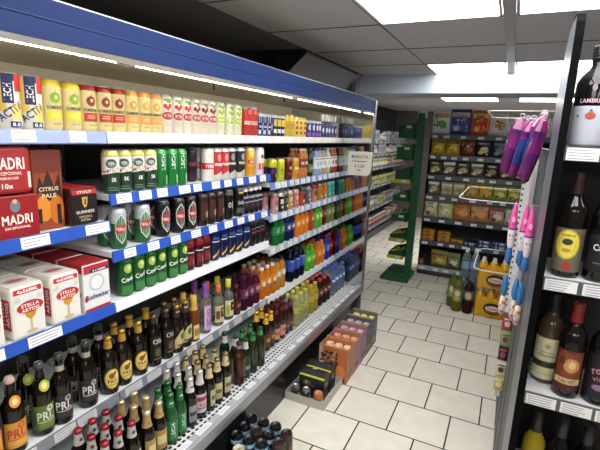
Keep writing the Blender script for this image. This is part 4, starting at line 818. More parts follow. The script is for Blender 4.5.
bottle('pink_script', 'wine', .305, .039, '#0c0a0d', 'dark', '#141216', 'foil', (.08, .55, '#100e14'), [txt('#b87a88', 'rose', 0, .02, .05, .018, .3), txt('#9c6878', 'vino', 0, -.005, .04, .016, .2), ell('#8c6a94', .0, -.035, .018, .010)], arc=2.4, name='wine_bottle')
bottle('advocaat', 'ale', .30, .0345, '#1c1814', 'dark', '#1c1a18', 'long', (.16, .50, '#a88a2c'), [ell('#3c3424', 0, .0, .020, .012), rect('#c8b060', -.02, .02, .03, .036)], neck=(.76, .9, '#241f18'), name='liqueur_bottle', liquid='#a8922c')
bottle('dark_liqueur', 'ale', .30, .033, '#0e0c10', 'dark', '#1c1a1e', 'long', (.12, .5, '#16141a'), [txt('#d8d8e0', 'Q', 0, .03, .016, .02), ell('#c8ccd8', .02, -.01, .012, .014)], neck=(.78, .88, '#2c2a2e'), name='liqueur_bottle')
def wine(kind, px, k, lab, g=None, Y=1.523, x=None, r=R2 - .1):
    put(kind, x if x is not None else xat(px, Y, WZ[k]), Y, WZ[k], lab, g, r)
wine('frosted', 584.5, 0, 'large bottle with frosted white lower half and black top, topmost wine shelf', 'liqueur bottles on the top wine shelf')
wine('yellow_label', 563, 1, 'dark wine bottle with a round yellow label on the second wine shelf')
wine('script_black', 596, 1, 'black wine bottle with white script right of the yellow-label bottle')
wine('cream_label', 0, 2, 'wine bottle with a cream and dark green label beside the black panel', Y=1.585, x=.1935)
wine('red_label', 563.5, 2, 'dark wine bottle with a large red-orange label on the third wine shelf')
wine('pink_script', 594, 2, 'black wine bottle with pink script right of the red-label bottle')
for px, k, lab in ((526, 'advocaat', 'yellow liqueur bottle with dark cap on the lowest wine shelf, leftmost'), (550.5, 'dark_liqueur', 'black liqueur bottle right of the leftmost yellow one, lowest wine shelf'), (575, 'dark_liqueur', 'second black liqueur bottle on the lowest wine shelf'), (600, 'advocaat', 'yellow liqueur bottle at the right picture edge, lowest wine shelf')): wine(k, px, 3, lab, 'liqueur bottles on the lowest wine shelf', Y=1.53)

# gondola side along the aisle and what hangs on it
gd = empty('aisle_gondola', (0, 0, 0)); tag(gd, 'grey metal gondola side along the right of the aisle, behind the wine shelving', 'shelving')
b = MB(); gmt = mat('#4c4e55', 'paint', .5)
y = 1.765
while y < 4.1: b.box(.118, .136, y, min(y + .292, 4.12), .0, 1.68, gmt); y += .30
b.build('side_panel', gd)
b = MB(); b.box(.136, .60, 1.765, 4.12, .0, 1.66, mat('#3a3b40', 'paint')); b.build('carcass', gd)
b = MB()
for k in range(1, 8): b.box(.116, .122, 1.758 + .3 * k - .004, 1.758 + .3 * k + .004, 0, 1.68, mat('#3c3e44', 'paint'))
b.build('slotted_upright', gd)
def wire_loop(y0, y1, x1, z, lab):
    o = MB(); r = .05; p = [(.118, y0, z)]
    p += [(x1 + r - r * math.sin(a), y0 + r - r * math.cos(a), z) for a in (0, .4, .8, 1.2, 1.57)] + [(x1 + r - r * math.cos(a), y1 - r + r * math.sin(a), z) for a in (0, .4, .8, 1.2, 1.57)] + [(.118, y1, z)]
    o.tube(p, .0017, mat('#b4b4ae', 'plastic'), 8); tag(o.build('wire_hanger'), lab, 'hanger', 'white wire hangers on the gondola')
wire_loop(1.78, 2.30, -.165, 1.478, 'white wire loop sticking out over the pink cone toys')
wire_loop(1.92, 2.34, -.085, 1.165, 'white wire loop sticking out in front of the yellow bottle packs')
wire_loop(1.78, 2.30, -.10, 1.812, 'topmost white wire loop carrying the purple toys')
def WK(c): return tuple(int(c[i:i + 2], 16) / 255 * .82 for i in (1, 3, 5))
def wand(blue=False):
    r = empty('toy_wand'); P = [(.003, -.245), (.014, -.232), (.018, -.19), (.024, -.13), (.0215, -.08), (.0265, -.05), (.014, -.012), (.004, -.004)]
    b = MB(); b.lathe(P, [mat(WK('#5c1450'), 'film'), mat(WK('#6a185c'), 'film'), mat(WK('#222c70') if blue else WK('#5a1860'), 'film'), mat(WK('#20347c') if blue else WK('#701a62'), 'film'), mat(WK('#581a68'), 'film'), mat(WK('#801866'), 'film'), mat(WK('#8c1e6c'), 'film')], 9, smooth=False); b.build('wand_body', r)
    h = MB(); h.tube([(0, 0, -.006)] + [(.009 * math.sin(a), 0, .009 - .009 * math.cos(a)) for a in (.8, 1.6, 2.4, 3.2, 4.0, 4.8, 5.6)] + [(0, 0, -.002)], .0015, mat('#d8c8d8', 'plastic'), 5); h.build('hang_loop', r)
    s = MB(); s.lathe([(.0225, -.082), (.0232, -.078), (.0228, -.074)], mat(WK('#6a1c70'), 'film'), 9); s.build('ring', r); return r
MAKE['wand'] = (wand, 'toy')
MAKE['wand_blue'] = (lambda: wand(True), 'toy')
for i, (px, y, k) in enumerate([(517, 2.27, 'wand'), (527, 2.18, 'wand_blue'), (521, 2.10, 'wand'), (533, 2.02, 'wand_blue'), (541, 1.945, 'wand'), (547, 1.87, 'wand_blue'), (553, 1.795, 'wand')]):
    put(k, min(.090, xat(px, y, 1.78)), y, 1.792 + (i % 3) * .006, '%s toy wand on the topmost wire, %s from the far end' % ('magenta and purple' if k == 'wand' else 'magenta and blue', ORD[i]), 'magenta toy wands', .25 * (i % 3 - 1), (.05 * (-1) ** i, .16 + .05 * (i % 2)))
def cone_toy():
    r = empty('hanging_cone_toy')
    b = MB(); b.lathe([(.0155, -.115), (.0145, -.09), (.010, -.04), (.003, -.004)], mat('#d8589c', 'film'), 12); b.lathe([(.0158, -.119), (.0160, -.115), (.0155, -.112)], mat('#7c2c8c', 'film'), 12); b.shapes([ell('#f0a8cc', 0, -.075, .006, .012), ell('#b83c80', .008, -.095, .005, .007)], cyl(.0148, R2), .002); b.build('cone', r)
    w = MB(); w.lathe([(.009, -.195), (.013, -.18), (.0145, -.15), (.0152, -.119)], mat('#dcd6dc', 'film'), 12); w.shapes([ell('#a88c94', -.006, -.142, .004, .006), ell('#a88c94', .006, -.142, .004, .006), rect('#d89cac', -.006, .006, -.16, -.157)], cyl(.0148, R2), .001); w.build('white_body', r)
    t = MB(); t.lathe([(.002, -.262), (.014, -.245), (.012, -.215), (.0095, -.195)], mat('#3c6ca8', 'film'), 10); t.build('blue_base', r); return r
MAKE['cone_toy'] = (cone_toy, 'toy')
for i, x in enumerate([min(.099, xat(q, 1.88, 1.40)) for q in (514, 525.5, 538)]): put('cone_toy', x, (1.93, 1.90, 1.80)[i], 1.472, 'pink cone toy on white body, %s from the left in the upper hanging row' % ORD[i], 'pink cone toys', 0)
def low_toy():
    r = empty('hanging_toy')
    t = MB(); t.lathe([(.004, -.10), (.012, -.085), (.014, -.05), (.007, -.01), (.002, -.002)], mat('#3a78b0', 'film'), 10); t.build('blue_top', r)
    b = MB(); b.lathe([(.002, -.185), (.012, -.175), (.0148, -.145), (.012, -.11), (.008, -.098)], mat('#e0cfc0', 'film'), 12); b.shapes([ell('#b8823c', .004, -.125, .008, .007), ell('#8c6c94', .0, -.165, .008, .006), ell('#c86a78', -.008, -.14, .004, .004)], cyl(.0142, R2), .002); b.build('body', r); return r
MAKE['low_toy'] = (low_toy, 'toy')
for i, x in enumerate([min(.103, xat(q, 1.95, 1.05)) for q in (503, 513.5, 524)]): put('low_toy', x, (1.95, 1.92, 1.86)[i], 1.160, 'cream toy with a blue top, %s from the left in the lower hanging row' % ORD[i], 'cream and blue toys', 0)
def clip(x, y, z0, z1, w, lab):
    r = empty('clip_strip', (x, y, z1)); tag(r, lab, 'clip strip', 'white clip strips')
    b = MB(); b.box(-w / 2, w / 2, -.002, .002, z0 - z1, 0, mat('#dcdcdc', 'plastic')); it = []; z = -.02
    while z > z0 - z1 + .02: it.append(rect('#1a1a1c', -w / 2 + .003, -w / 2 + .010, z - .010, z)); z -= .026
    b.shapes(it, flat((0, -.002, 0), (1, 0, 0), (0, 0, 1))); b.build('strip', r)
    h = MB(); h.prism([(-w / 2, 0), (w / 2, 0), (w / 4, .03), (0, .04), (-w / 4, .03)], 'y', -.002, .002, mat('#d4d4d4', 'plastic')); h.build('hang_tab', r)
clip(.078, 2.15, .92, 1.605, .036, 'left white clip strip with punched holes behind the toys')
clip(.100, 2.19, .92, 1.625, .028, 'right white clip strip with punched holes behind the toys')
for i, (c1, c2) in enumerate((('#7ca86c', '#e0e0d0'), ('#a83c4c', '#e8c8b8'), ('#88b070', '#8c2c3c'), ('#2c1c34', '#9c3c4c'), ('#d8d0b0', '#3c3c40'), ('#c8b86c', '#e0d8b0'))):
    k = 'sweet%d' % i
    bag(k, .044, .066, .016, c1, [ell(c2, 0, .0, .013, .015), rect(c2, -.016, .016, .020, .027)], cat='sweets', name='hanging_sweet_bag')
    put(k, .088, 2.215, .885 - i * .081, '%s sweet bag on the low clip strip, %s from the top' % (('green and white', 'red', 'green with a dark spot', 'dark purple', 'pale', 'yellow')[i], ORD[i]), 'sweet bags on the strip')
b = MB(); b.box(.076, .100, 2.224, 2.227, .44, .965, mat('#c8c8c8', 'plastic')); tag(b.build('hanging_strip'), 'thin plastic strip carrying the small sweet bags', 'clip strip')

# =================================================================== SNACK SHELVES AT THE BACK
sn = empty('snack_shelving', (0, 0, 0)); tag(sn, 'dark grey shelving facing the aisle, full of snack bags', 'shelving')
SX0, SX1, SY = -.905, .95, 5.44
SZ = [1.762, 1.517, 1.275, 1.028, .748, .455, .125]
dk = mat('#3f424b', 'paint', .4)
b = MB(); b.box(SX0, SX1, 5.90, 5.93, 0, 1.98, mat('#26262a', 'paint')); b.build('back_panel', sn)
for x in (SX0, SX1 - .03):
    b = MB(); b.box(x, x + .03, 5.86, 5.90, 0, 2.0, dk); b.build('upright', sn)
for k, z in enumerate(SZ):
    s = MB(); s.box(SX0, SX1, SY + .012, 5.90, z - .02, z, dk); so = s.build('shelf', sn)
    l = MB(); l.prism([(SY, z - .052), (SY + .012, z - .052), (SY + .012, z + .006), (SY + .006, z + .006)], 'x', SX0, SX1, mat('#434854', 'paint', .4) if k < 6 else mat('#9a9ea6', 'paint')); l.build('ticket_strip', so)
    x = SX0 + .03
    while x < SX1 - .1:
        w = rnd.uniform(.055, .075); t = MB(); t.shapes([rect('#dcdee0', -w / 2, w / 2, -.015, .015)], flat((x + w / 2, SY + .0025, z - .028), (1, 0, 0), (0, .11, .994)), .0015); t.build('price_ticket', so); x += w + rnd.uniform(.05, .14)
b = MB(); b.box(SX0 - .004, SX0, 5.50, 5.93, 0, 1.97, mat('#2c2d31', 'paint')); b.build('side_panel', sn)
b = MB(); b.box(SX0, SX1, SY + .06, 5.9, 0, .10, mat('#33353a', 'paint')); b.build('base', sn)

rb = random.Random(5)
def lt(c, k): return tuple(min(.92, int(c[i:i + 2], 16) / 255 * k) for i in (1, 3, 5))
def T2(c1, c2, c3, w=.17, h=.22):   # printed bag front: title band, picture, small print
    return [rect(c1, -w * .42, w * .42, h * .22, h * .40), ell(c2, w * .05, -h * .08, w * .28, h * .18), ell(c3, -w * .16, -h * .24, w * .16, h * .10), rect(c3, -w * .3, w * .2, h * .27, h * .33)] + [ell(rb.choice([c1, c2, c3, '#e8e0d0', '#3a2a20']), rb.uniform(-.36, .36) * w, rb.uniform(-.36, .2) * h, rb.uniform(.02, .08) * w, rb.uniform(.02, .06) * h) for _ in range(9)]
def snack_row(k, row, Y=5.53, gap=.0):
    last = -9
    for i, (px, key, lab) in enumerate(row):
        x = max(xat(px, Y, SZ[k]), SX0 + WID[key] / 2 + .003, last + WID[key] / 2 + .003); last = x + WID[key] / 2
        put(key, x, Y, SZ[k], lab, 'snack bags on the back shelves', rnd.uniform(-.03, .03))
def sb(key, w, h, t, body, c1, c2, c3, extra=()):
    c1, c2, c3 = mat(lt(c1, 1.18), 'paper', .5), mat(lt(c2, 1.18), 'paper', .5), mat(lt(c3, 1.18), 'paper', .5)
    bag(key, w, h, t, lt(body, 1.18), T2(c1, c2, c3, w, h) + list(extra))
sb('b_green', .20, 0.270, .09, '#d4cfc4', '#c88a3c', '#3f8a48', '#e8e0d0', [txt('#2c2420', 'POP', -.02, .075, .09, .03, -.1)])
sb('b_blue', .235, 0.285, .09, '#3a4a84', '#d8b8a8', '#2c3c8c', '#c8b4c4', [txt('#c83c2c', 'PUFFS', .0, .078, .13, .03, -.1)])
sb('b_red', .19, 0.275, .09, '#c8552c', '#e0c08c', '#a83020', '#e0a85c', [txt('#5c1c14', 'HOT', 0, .075, .08, .028)])
sb('b_whitebrown', .20, 0.280, .09, '#dcd2c4', '#d8c0a0', '#a8642c', '#e8dccc', [txt('#7c4a24', 'CORN', 0, .075, .1, .024)])
sb('b_whitegold', .20, 0.280, .09, '#d8d2cc', '#c8bcb0', '#c89c50', '#e8e4dc', [rect('#b8482c', -.06, .06, .085, .095)])
sb('b_yellow', .165, .195, .07, '#b08f2c', '#5c4a1c', '#d0b040', '#c8a434', [txt('#3c2c10', 'NACHO', 0, .055, .11, .02)])
sb('b_rust', .17, .195, .07, '#5c3424', '#7c4428', '#8c4c2c', '#4c2c20')
sb('b_darkcream', .17, .195, .07, '#2c2824', '#4c443c', '#b8a478', '#c8b890')
sb('b_navy', .17, .195, .07, '#2c3848', '#4c6078', '#5c6c7c', '#8c8c84')
sb('b_mix', .155, .18, .07, '#4c4436', '#2c2a28', '#b09c68', '#c8bca0', [txt('#d8d0c0', 'mix', 0, .05, .08, .02)])
sb('b_mixwhite', .155, .18, .07, '#5c584c', '#d8d4cc', '#a89468', '#d8d4cc')
sb('b_mixdark', .155, .18, .07, '#3a2e2c', '#2a2224', '#8c7450', '#a89478', [txt('#d0c4b4', 'nuts', 0, .05, .08, .02)])
sb('b_beige', .14, .165, .06, '#a89c7c', '#c8c0a4', '#8c7c54', '#b8ac88')
sb('b_seed', .15, .18, .06, '#6c604c', '#dcdcd0', '#9c8c68', '#e0dcd0')
sb('b_goldnut', .15, .175, .06, '#a8883c', '#c8ac58', '#b89444', '#7c6428')
sb('b_greentop', .15, .17, .06, '#8c9048', '#b4c878', '#c0b050', '#4c5428')
sb('b_tallpale', .165, .212, .08, '#a8a088', '#c8c4b0', '#b8ac84', '#4c443c')
sb('b_tallgreen', .18, .212, .08, '#a4a880', '#8c9c74', '#c0bc94', '#d8d4bc')
sb('b_orange', .195, .212, .08, '#b0743c', '#8c5428', '#c88c50', '#a0642c')
sb('b_peach', .205, .212, .08, '#b87c54', '#a89078', '#c88a5c', '#8c5c3c')
sb('b_pinkish', .165, .212, .08, '#a88478', '#8c4c44', '#c8b0a0', '#5c3c38')
sb('b_mint', .165, .212, .08, '#a0ac90', '#b4bca8', '#8ca084', '#d8d8cc')
sb('b_noodle', .20, .20, .09, '#8c7c3c', '#5c5430', '#b8a050', '#4c4a30', [rect('#c8b060', -.07, .07, -.02 - .02 * q, -.012 - .02 * q) for q in range(3)])
sb('b_olive', .15, .19, .08, '#7c7c54', '#5c6844', '#c0bc9c', '#3c3c30')
R = 'on the top snack shelf'
snack_row(0, [(440, 'b_green', 'white bag with a green picture, leftmost ' + R), (456, 'b_blue', 'large blue bag with red lettering ' + R), (472, 'b_red', 'red-orange bag beside the large blue bag ' + R), (484.5, 'b_whitebrown', 'white bag with a brown picture next to the red-orange bag ' + R), (498, 'b_whitegold', 'white bag with a golden picture, left one of two ' + R), (511, 'b_whitegold', 'white bag with a golden picture, right one of two ' + R), (524.5, 'b_whitebrown', 'white bag with a brown picture behind the magenta toys ' + R)])
R = 'on the second snack shelf'
snack_row(1, [(437.5, 'b_yellow', 'yellow snack bag, leftmost ' + R), (450.5, 'b_yellow', 'yellow snack bag, second from the left ' + R), (464, 'b_rust', 'rust brown snack bag beside the yellow bags ' + R), (478, 'b_darkcream', 'dark bag with cream contents, left of the navy bag ' + R), (491, 'b_navy', 'navy snack bag ' + R), (504.5, 'b_darkcream', 'dark bag with cream contents, right of the navy bag ' + R), (518, 'b_rust', 'rust brown snack bag behind the toys ' + R)])
R = 'third snack shelf'
snack_row(2, [(px, k, '%s bag from the left on the %s, %s' % (ORD[i].capitalize(), R, d)) for i, (px, k, d) in enumerate([(435, 'b_mix', 'olive brown with a dark title'), (448, 'b_mixwhite', 'grey with a white title'), (461, 'b_mix', 'olive brown with a dark title'), (474, 'b_mixwhite', 'grey with a white title'), (487, 'b_mixdark', 'dark brown'), (500, 'b_mix', 'olive brown with a dark title'), (513, 'b_mixdark', 'dark brown')])])
R = 'fourth snack shelf'
snack_row(3, [(px, k, '%s bag from the left on the %s, %s' % (ORD[i].capitalize(), R, d)) for i, (px, k, d) in enumerate([(433, 'b_seed', 'grey with a white title'), (446, 'b_beige', 'plain beige'), (456.5, 'b_beige', 'plain beige'), (468, 'b_goldnut', 'golden'), (480, 'b_goldnut', 'golden'), (492, 'b_greentop', 'olive with a green top'), (504, 'b_greentop', 'olive with a green top')])])
R = 'fifth snack shelf'
snack_row(4, [(px, k, '%s tall bag from the left on the %s, %s' % (ORD[i].capitalize(), R, d)) for i, (px, k, d) in enumerate([(424.5, 'b_tallpale', 'pale grey'), (438.5, 'b_tallgreen', 'pale green'), (454, 'b_orange', 'orange nuts'), (471, 'b_peach', 'peach orange'), (486, 'b_pinkish', 'pinkish brown'), (499.5, 'b_mint', 'mint green'), (513, 'b_mint', 'mint green')])])
def brick(key, body, c2, w=.15, d=.11, h=.045):
    def mk():
        r = empty('biscuit_pack'); b = MB(); b.box(-w / 2, w / 2, -d / 2, d / 2, 0, h, mat(body, 'film'), .012, 2); b.shapes([ell(c2, 0, 0, w * .22, h * .3), rect(c2, -w * .45, -w * .35, -h * .3, h * .3)], flat((0, -d / 2, h / 2), (1, 0, 0), (0, 0, 1))); b.build('wrapper', r)
        e = MB()
        for s in (-1, 1): e.box(s * (w / 2 + .006) - .008, s * (w / 2 + .006) + .008, -d * .35, d * .35, h * .45, h * .55, mat(c2, 'film'))
        e.build('end_seal', r); return r
    MAKE[key] = (mk, 'pack')
brick('yellow_pack', '#c08c2c', '#8c3c1c'); brick('navy_pack', '#22306c', '#c8ccd8')
for i, px in enumerate((428, 443.5)):
    for j in range(3): put('yellow_pack', xat(px, 5.52, SZ[5]), 5.52, SZ[5] + j * .0452, 'yellow-orange biscuit pack in the %s pile, %s from the bottom' % (('left', 'right')[i], ORD[j]), 'yellow biscuit packs')
put('yellow_pack', xat(457, 5.54, SZ[5]), 5.54, SZ[5], 'single yellow-orange biscuit pack between the piles and the navy packs', 'yellow biscuit packs')
for i, px in enumerate((464, 478, 492)):
    if i == 0: px = 471.5
    else: px += 6 + 1.6 * i
    put('navy_pack', xat(px, 5.52, SZ[5]), 5.52, SZ[5], 'navy biscuit pack, %s from the left in the lower layer' % ORD[i], 'navy biscuit packs')
    if i: put('navy_pack', xat(px, 5.52, SZ[5]), 5.52, SZ[5] + .0452, 'navy biscuit pack, %s from the left in the upper layer' % ORD[i - 1], 'navy biscuit packs')
snack_row(6, [(438, 'b_noodle', 'yellow-brown noodle bag on the bottom snack shelf'), (452, 'b_olive', 'olive and white bag on the bottom snack shelf')])
can('yellow_tin', .15, .042, '#c8962c', [ell('#e0b850', 0, .0, .024, .03), rect('#8c4c1c', -.02, .02, -.05, -.03)], neck='#d8b04c', name='drink_tin', tab=False)
put('yellow_tin', xat(465, 5.53, SZ[6]), 5.53, SZ[6], 'round yellow tin right of the bags on the bottom snack shelf', None, R2)
bag('red_sweets', .07, .07, .04, '#8c2c30', [ell('#c86a5c', 0, 0, .02, .02)], cat='bag')
put('red_sweets', SX0 + .04, 5.50, SZ[6], 'small red bag at the left end of the bottom snack shelf')

# =================================================================== DRINKS ON THE FLOOR AT THE RIGHT
def ypack():
    r = empty('bottle_pack'); b = MB(); ym = mat('#d9a51c', 'film', .25); w, d, h = .285, .20, .275
    prof = []
    for i in range(3):
        for j in range(2):
            cx, cy = (i - 1) * .094, (j - .5) * .09
            b.lathe([(0, 0), (.040, 0), (.045, .012), (.045, .20), (.036, .235), (.020, .262)], ym, 14, c=(cx, cy))
    b.box(-w / 2 + .012, w / 2 - .012, -d / 2 + .012, d / 2 - .012, .006, .205, ym, .02, 2)
    b.shapes([ell('#2c1a14', .03, -.02, .085, .060), ell('#a83424', .03, -.036, .07, .030), ell('#e8dcc4', .03, -.018, .066, .026), txt('#7c2418', 'Vimto', .03, -.018, .10, .030), rect('#c88c1c', -.11, .11, .08, .086)], lambda u, v, o: (u, -d / 2 - .004 - o - .006 * (1 - (u / .14) ** 2), h * .45 + v), .001)
    b.build('wrapped_bottles', r)
    c = MB()
    for i in range(3):
        for j in range(2): c.lathe([(.0175, .258), (.0175, .285), (.015, .288), (0, .288)], mat('#dcdcdc', 'plastic'), 12, c=((i - 1) * .094, (j - .5) * .09))
    c.build('bottle_caps', r); return r
MAKE['ypack'] = (ypack, 'pack')
YB = 4.50
put('ypack', -.005, YB, 0, 'yellow shrink-wrapped bottle pack standing on the floor, lower of two', 'yellow bottle packs')
put('ypack', -.012, YB, .2885, 'yellow shrink-wrapped bottle pack stacked on the lower one', 'yellow bottle packs')
def wpack():
    r = empty('bottle_pack'); b = MB(); wm = mat('#b4bcc8', 'glass', .12)
    for i in range(2):
        for j in range(2): b.lathe(prof_pet(.30, .042), wm, 14, c=((i - .5) * .086, (j - .5) * .086))
    b.build('bottle', r)
    l = MB()
    for i in range(2):
        for j in range(2): l.lathe([(.0428, .11), (.0428, .19)], mat('#7c98c0', 'paper', .4), 16, c=((i - .5) * .086, (j - .5) * .086))
    l.build('label_band', r)
    c = MB()
    for i in range(2):
        for j in range(2): c.lathe([(.0165, .282), (.0165, .301), (0, .302)], mat('#c8d0dc', 'plastic'), 12, c=((i - .5) * .086, (j - .5) * .086))
    c.build('cap', r); return r
MAKE['wpack'] = (wpack, 'pack')
put('wpack', -.235, 4.66, 0, 'clear water bottle four-pack on the floor behind the big soda bottles', 'clear water packs')
put('wpack', -.235, 4.66, .3025, 'clear water bottle four-pack stacked left of the yellow packs', 'clear water packs')
soda('big_green', '#6a6a34', '#3c7a34', '#76864c', [ell('#d0d0b4', 0, .02, .03, .03), ell('#c8a43c', .0, -.03, .03, .022)], .36, .049, (.30, .66))
soda('big_dark', '#3c1c20', '#3c7c3c', '#5c6c4c', [ell('#c8b8a8', 0, 0, .03, .035)], .36, .049, (.40, .66))
put('big_green', -.310, 4.455, 0, 'large green soda bottle on the floor left of the dark one', 'large soda bottles on the floor', R2); put('big_green', -.372, 4.56, 0, 'large green soda bottle half hidden behind its twin', 'large soda bottles on the floor', R2)
put('big_dark', -.205, 4.445, 0, 'large dark purple soda bottle between the green bottle and yellow packs', 'large soda bottles on the floor', R2)

# =================================================================== GREEN PRODUCE STAND
gs = empty('produce_stand', (0, 0, 0)); tag(gs, 'tall green plastic produce stand with stacked bins left of the snack shelving', 'stand')
gr = mat('#1d5230', 'plastic', .35); gr2 = mat('#153f26', 'plastic', .4)
b = MB(); b.box(-1.005, -.925, 5.12, 5.20, .0, 1.985, gr, .006); b.build('post', gs)
b = MB(); b.box(-1.26, -.92, 4.99, 5.42, .0, .05, gr, .01); b.prism([(-1.24, .05), (-.94, .05), (-.97, .11), (-1.20, .11)], 'y', 5.02, 5.38, gr); b.build('foot', gs)
b = MB(); b.box(-1.01, -.90, 5.125, 5.135, 1.93, 2.03, mat('#c4d4dc', 'paper')); b.build('top_card', gs)
TZ = [1.70, 1.46, 1.20, .98, .74, .50, .29]
for i, z in enumerate(TZ):
    b = MB(); x0, x1, y0, y1, h = -1.185, -1.005, 5.02, 5.38, (.15 if z > 1.1 else .085)
    yel = i in (2, 5, 6); m = gr if not yel else gr2
    b.box(x0, x1, y0, y1, z, z + .008, m)
    b.prism([(x0, z), (x1, z), (x1, z + h + .03), (x0, z + h - .02)], 'y', y0, y0 + .008, m); b.prism([(x0, z), (x1, z), (x1, z + h + .03), (x0, z + h - .02)], 'y', y1 - .008, y1, m)
    b.box(x0, x0 + .008, y0, y1, z, z + h - .02, m); b.box(x1 - .008, x1, y0, y1, z, z + h + .03, m)
    bo = b.build('bin', gs)
    e = MB()
    if yel: e.prism([(x0 - .012, z - .012), (x1, z - .012), (x1, z + .034), (x0 - .012, z + .03)], 'y', y0 - .012, y0 - .001, mat('#a8a42c', 'plastic'))
    else: e.box(x0 - .008, x1, y0 - .014, y0 - .001, z + h - .03, z + h - .018, gr2)
    e.build('front_rim', bo)
    t = MB(); t.shapes([rect('#b8c4b8', -.03, .03, -.014, .014)], flat((-1.07, y0 - .013 if yel else y0 - .015, z + (.012 if yel else h - .024)), (1, 0, 0), (0, 0, 1)), .001); t.build('price_ticket', bo)
for c, k, nm in (('#c9962c', 'orange_fruit', 'orange'), ('#8c9a34', 'pear_fruit', 'pear'), ('#7c2f26', 'apple_fruit', 'apple'), ('#c8b840', 'lemon_fruit', 'lemon')):
    def mk(c=c, nm=nm):
        r = empty(nm); b = MB(); R_ = .036
        pr = [(R_ * math.sin(a) * (1 if nm != 'pear' or a < 1.6 else .8), R_ - R_ * math.cos(a) * (1.0 if nm != 'lemon' else 1.05) + (0 if nm != 'pear' or a < 1.6 else .012 * (a - 1.6))) for a in [PI * q / 10 for q in range(11)]]
        pr[0] = (0, pr[0][1]); pr[-1] = (0, pr[-1][1]); z0 = pr[0][1]; pr = [(q, z - z0) for q, z in pr]
        b.lathe(pr, mat(c, 'plastic', .5), 14); b.build('flesh', r)
        s = MB(); s.lathe([(.003, pr[-1][1] - .004), (.0025, pr[-1][1] + .008), (0, pr[-1][1] + .009)], mat('#4c3a20', 'matt'), 6); s.build('stem', r); return r
    MAKE[k] = (mk, 'fruit')
for i, z in enumerate(TZ):
    k = ['pear_fruit', 'apple_fruit', 'lemon_fruit', 'apple_fruit', 'pear_fruit', 'orange_fruit', 'lemon_fruit'][i]; nm = k.split('_')[0]
    if i < 3: continue
    for a in range(2):
        for q in range(3): put(k, -1.14 + a * .078, 5.09 + q * .1, z + .008, '%s in the %s bin of the green stand from the top, %s row, %s column' % (nm, ORD[i], ORD[q], ('left', 'right')[a]), 'fruit in the green stand')

# =================================================================== FAR SHELVES ALONG THE LEFT
fs = empty('grocery_shelving', (0, 0, 0)); tag(fs, 'long grey grocery shelving along the left wall beyond the fridge', 'shelving')
FX, GY0, GY1 = -1.93, 6.35, 9.1
b = MB(); b.box(-2.34, -2.31, GY0, GY1, 0, 2.02, mat('#4a4c50', 'paint')); b.build('back_panel', fs)
b = MB(); b.box(-2.31, FX - .05, GY0, GY1, 0, .12, mat('#3c3e42', 'paint')); b.build('base', fs)
FZ = [1.635, 1.425, 1.215, .915, .56, .24]
for z in FZ:
    s = MB(); s.box(-2.31, FX - .01, GY0, GY1, z - .02, z, mat('#777a80', 'paint')); so = s.build('shelf', fs)
    l = MB(); l.box(FX - .01, FX, GY0, GY1, z - .04, z + .003, mat('#6a6e76', 'paint')); l.build('ticket_strip', so)
    y = GY0 + .1
    while y < GY1 - .1:
        t = MB(); t.shapes([rect('#c8ccd0', -.035, .035, -.014, .014)], flat((FX, y, z - .018), (0, 1, 0), (0, 0, 1)), .001); t.build('price_ticket', so); y += rnd.uniform(.16, .3)
for y in (GY0, GY1 - .03):
    b = MB(); b.box(-2.33, -2.29, y, y + .03, 0, 2.02, mat('#4a4c50', 'paint')); b.build('upright', fs)
gk = []
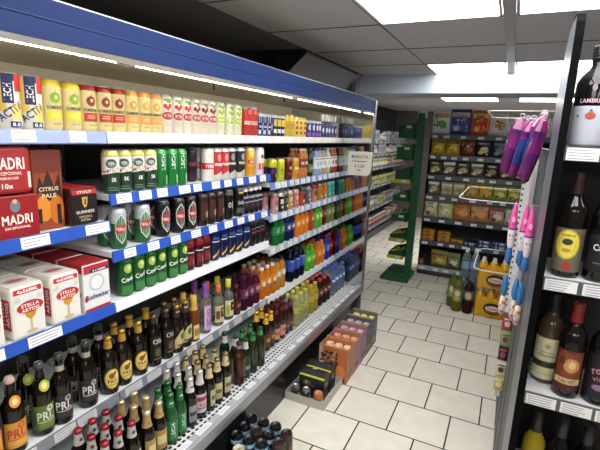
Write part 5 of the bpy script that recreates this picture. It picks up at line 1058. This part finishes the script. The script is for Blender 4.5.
for i, (c, c2, H, shp) in enumerate([('#8c8c8c', '#c8c8c4', .15, 'jar'), ('#6c5c50', '#b8a890', .14, 'jar'), ('#9c9864', '#d8d4a8', .15, 'jar'), ('#a8a8ac', '#6c6c78', .17, 'box'), ('#7c6c5c', '#c8b8a0', .16, 'box'), ('#b0ac70', '#5c6444', .15, 'box'), ('#5c6470', '#a8b0b8', .16, 'box'), ('#8c4a3c', '#c8a08c', .13, 'tin'), ('#a49c90', '#d8d0c4', .12, 'tin')]):
    key = 'grocery%d' % i
    if shp == 'box': carton(key, .085, .07, H, c, [rect(c2, -.03, .03, -.02, .035), ell(c2, 0, -.04, .02, .018)], [rect(c2, -.02, .02, -.03, .03)], topcol=c2, cat='carton', name='grocery_carton', bev=.003)
    elif shp == 'tin': can(key, H, .038, c, [rect(c2, -.025, .025, -.02, .02)], neck=SILVER, cat='tin', name='food_tin', tab=True)
    else: bottle(key, 'sq', H, .036, c, 'gloss', c2, 'long', (.15, .5, c2), [ell(c, 0, 0, .014, .014)], cat='jar', name='sauce_jar')
    gk.append(key)
KN = ['grey jar', 'brown jar', 'olive jar', 'pale grey carton', 'brown carton', 'olive carton', 'slate carton', 'red-brown tin', 'cream tin']
SN = ['top', 'second', 'third', 'fourth', 'fifth', 'bottom']
rg = random.Random(11)
for s, z in enumerate(FZ):
    y = GY0 + .42; cnt = {}
    while y < (GY1 - .08 if s < 3 else GY1 - .35):
        pool = [[3, 6, 0, 3, 8], [3, 0, 2, 8], [0, 1, 2, 4], [5, 2, 5, 1], [5, 2, 4, 6], [7, 7, 4, 1]][s]
        i = rg.choice(pool); n = rg.randint(2, 3)
        for q in range(n):
            if y > GY1 - .08: break
            j = cnt.get(i, 0); cnt[i] = j + 1
            put(gk[i], FX - .07, y, z, '%s %s from the near end, %s shelf of far grocery shelving' % (ORD[j] if j < 16 else 'farthest', KN[i], SN[s]), '%ss on the far grocery shelving' % KN[i], rg.uniform(-.2, .1)); y += .094
        y += .01

# =================================================================== LIGHT
w = bpy.data.worlds.new('World'); SC.world = w; w.use_nodes = True
w.node_tree.nodes['Background'].inputs['Color'].default_value = (.5, .52, .55, 1); w.node_tree.nodes['Background'].inputs['Strength'].default_value = .05
SC.view_settings.view_transform = 'Standard'; SC.view_settings.look = 'None'; SC.view_settings.gamma = 1; SC.view_settings.exposure = 0.12
SC.cycles.use_denoising = True
SC.cycles.max_bounces = 8; SC.cycles.sample_clamp_indirect = 6
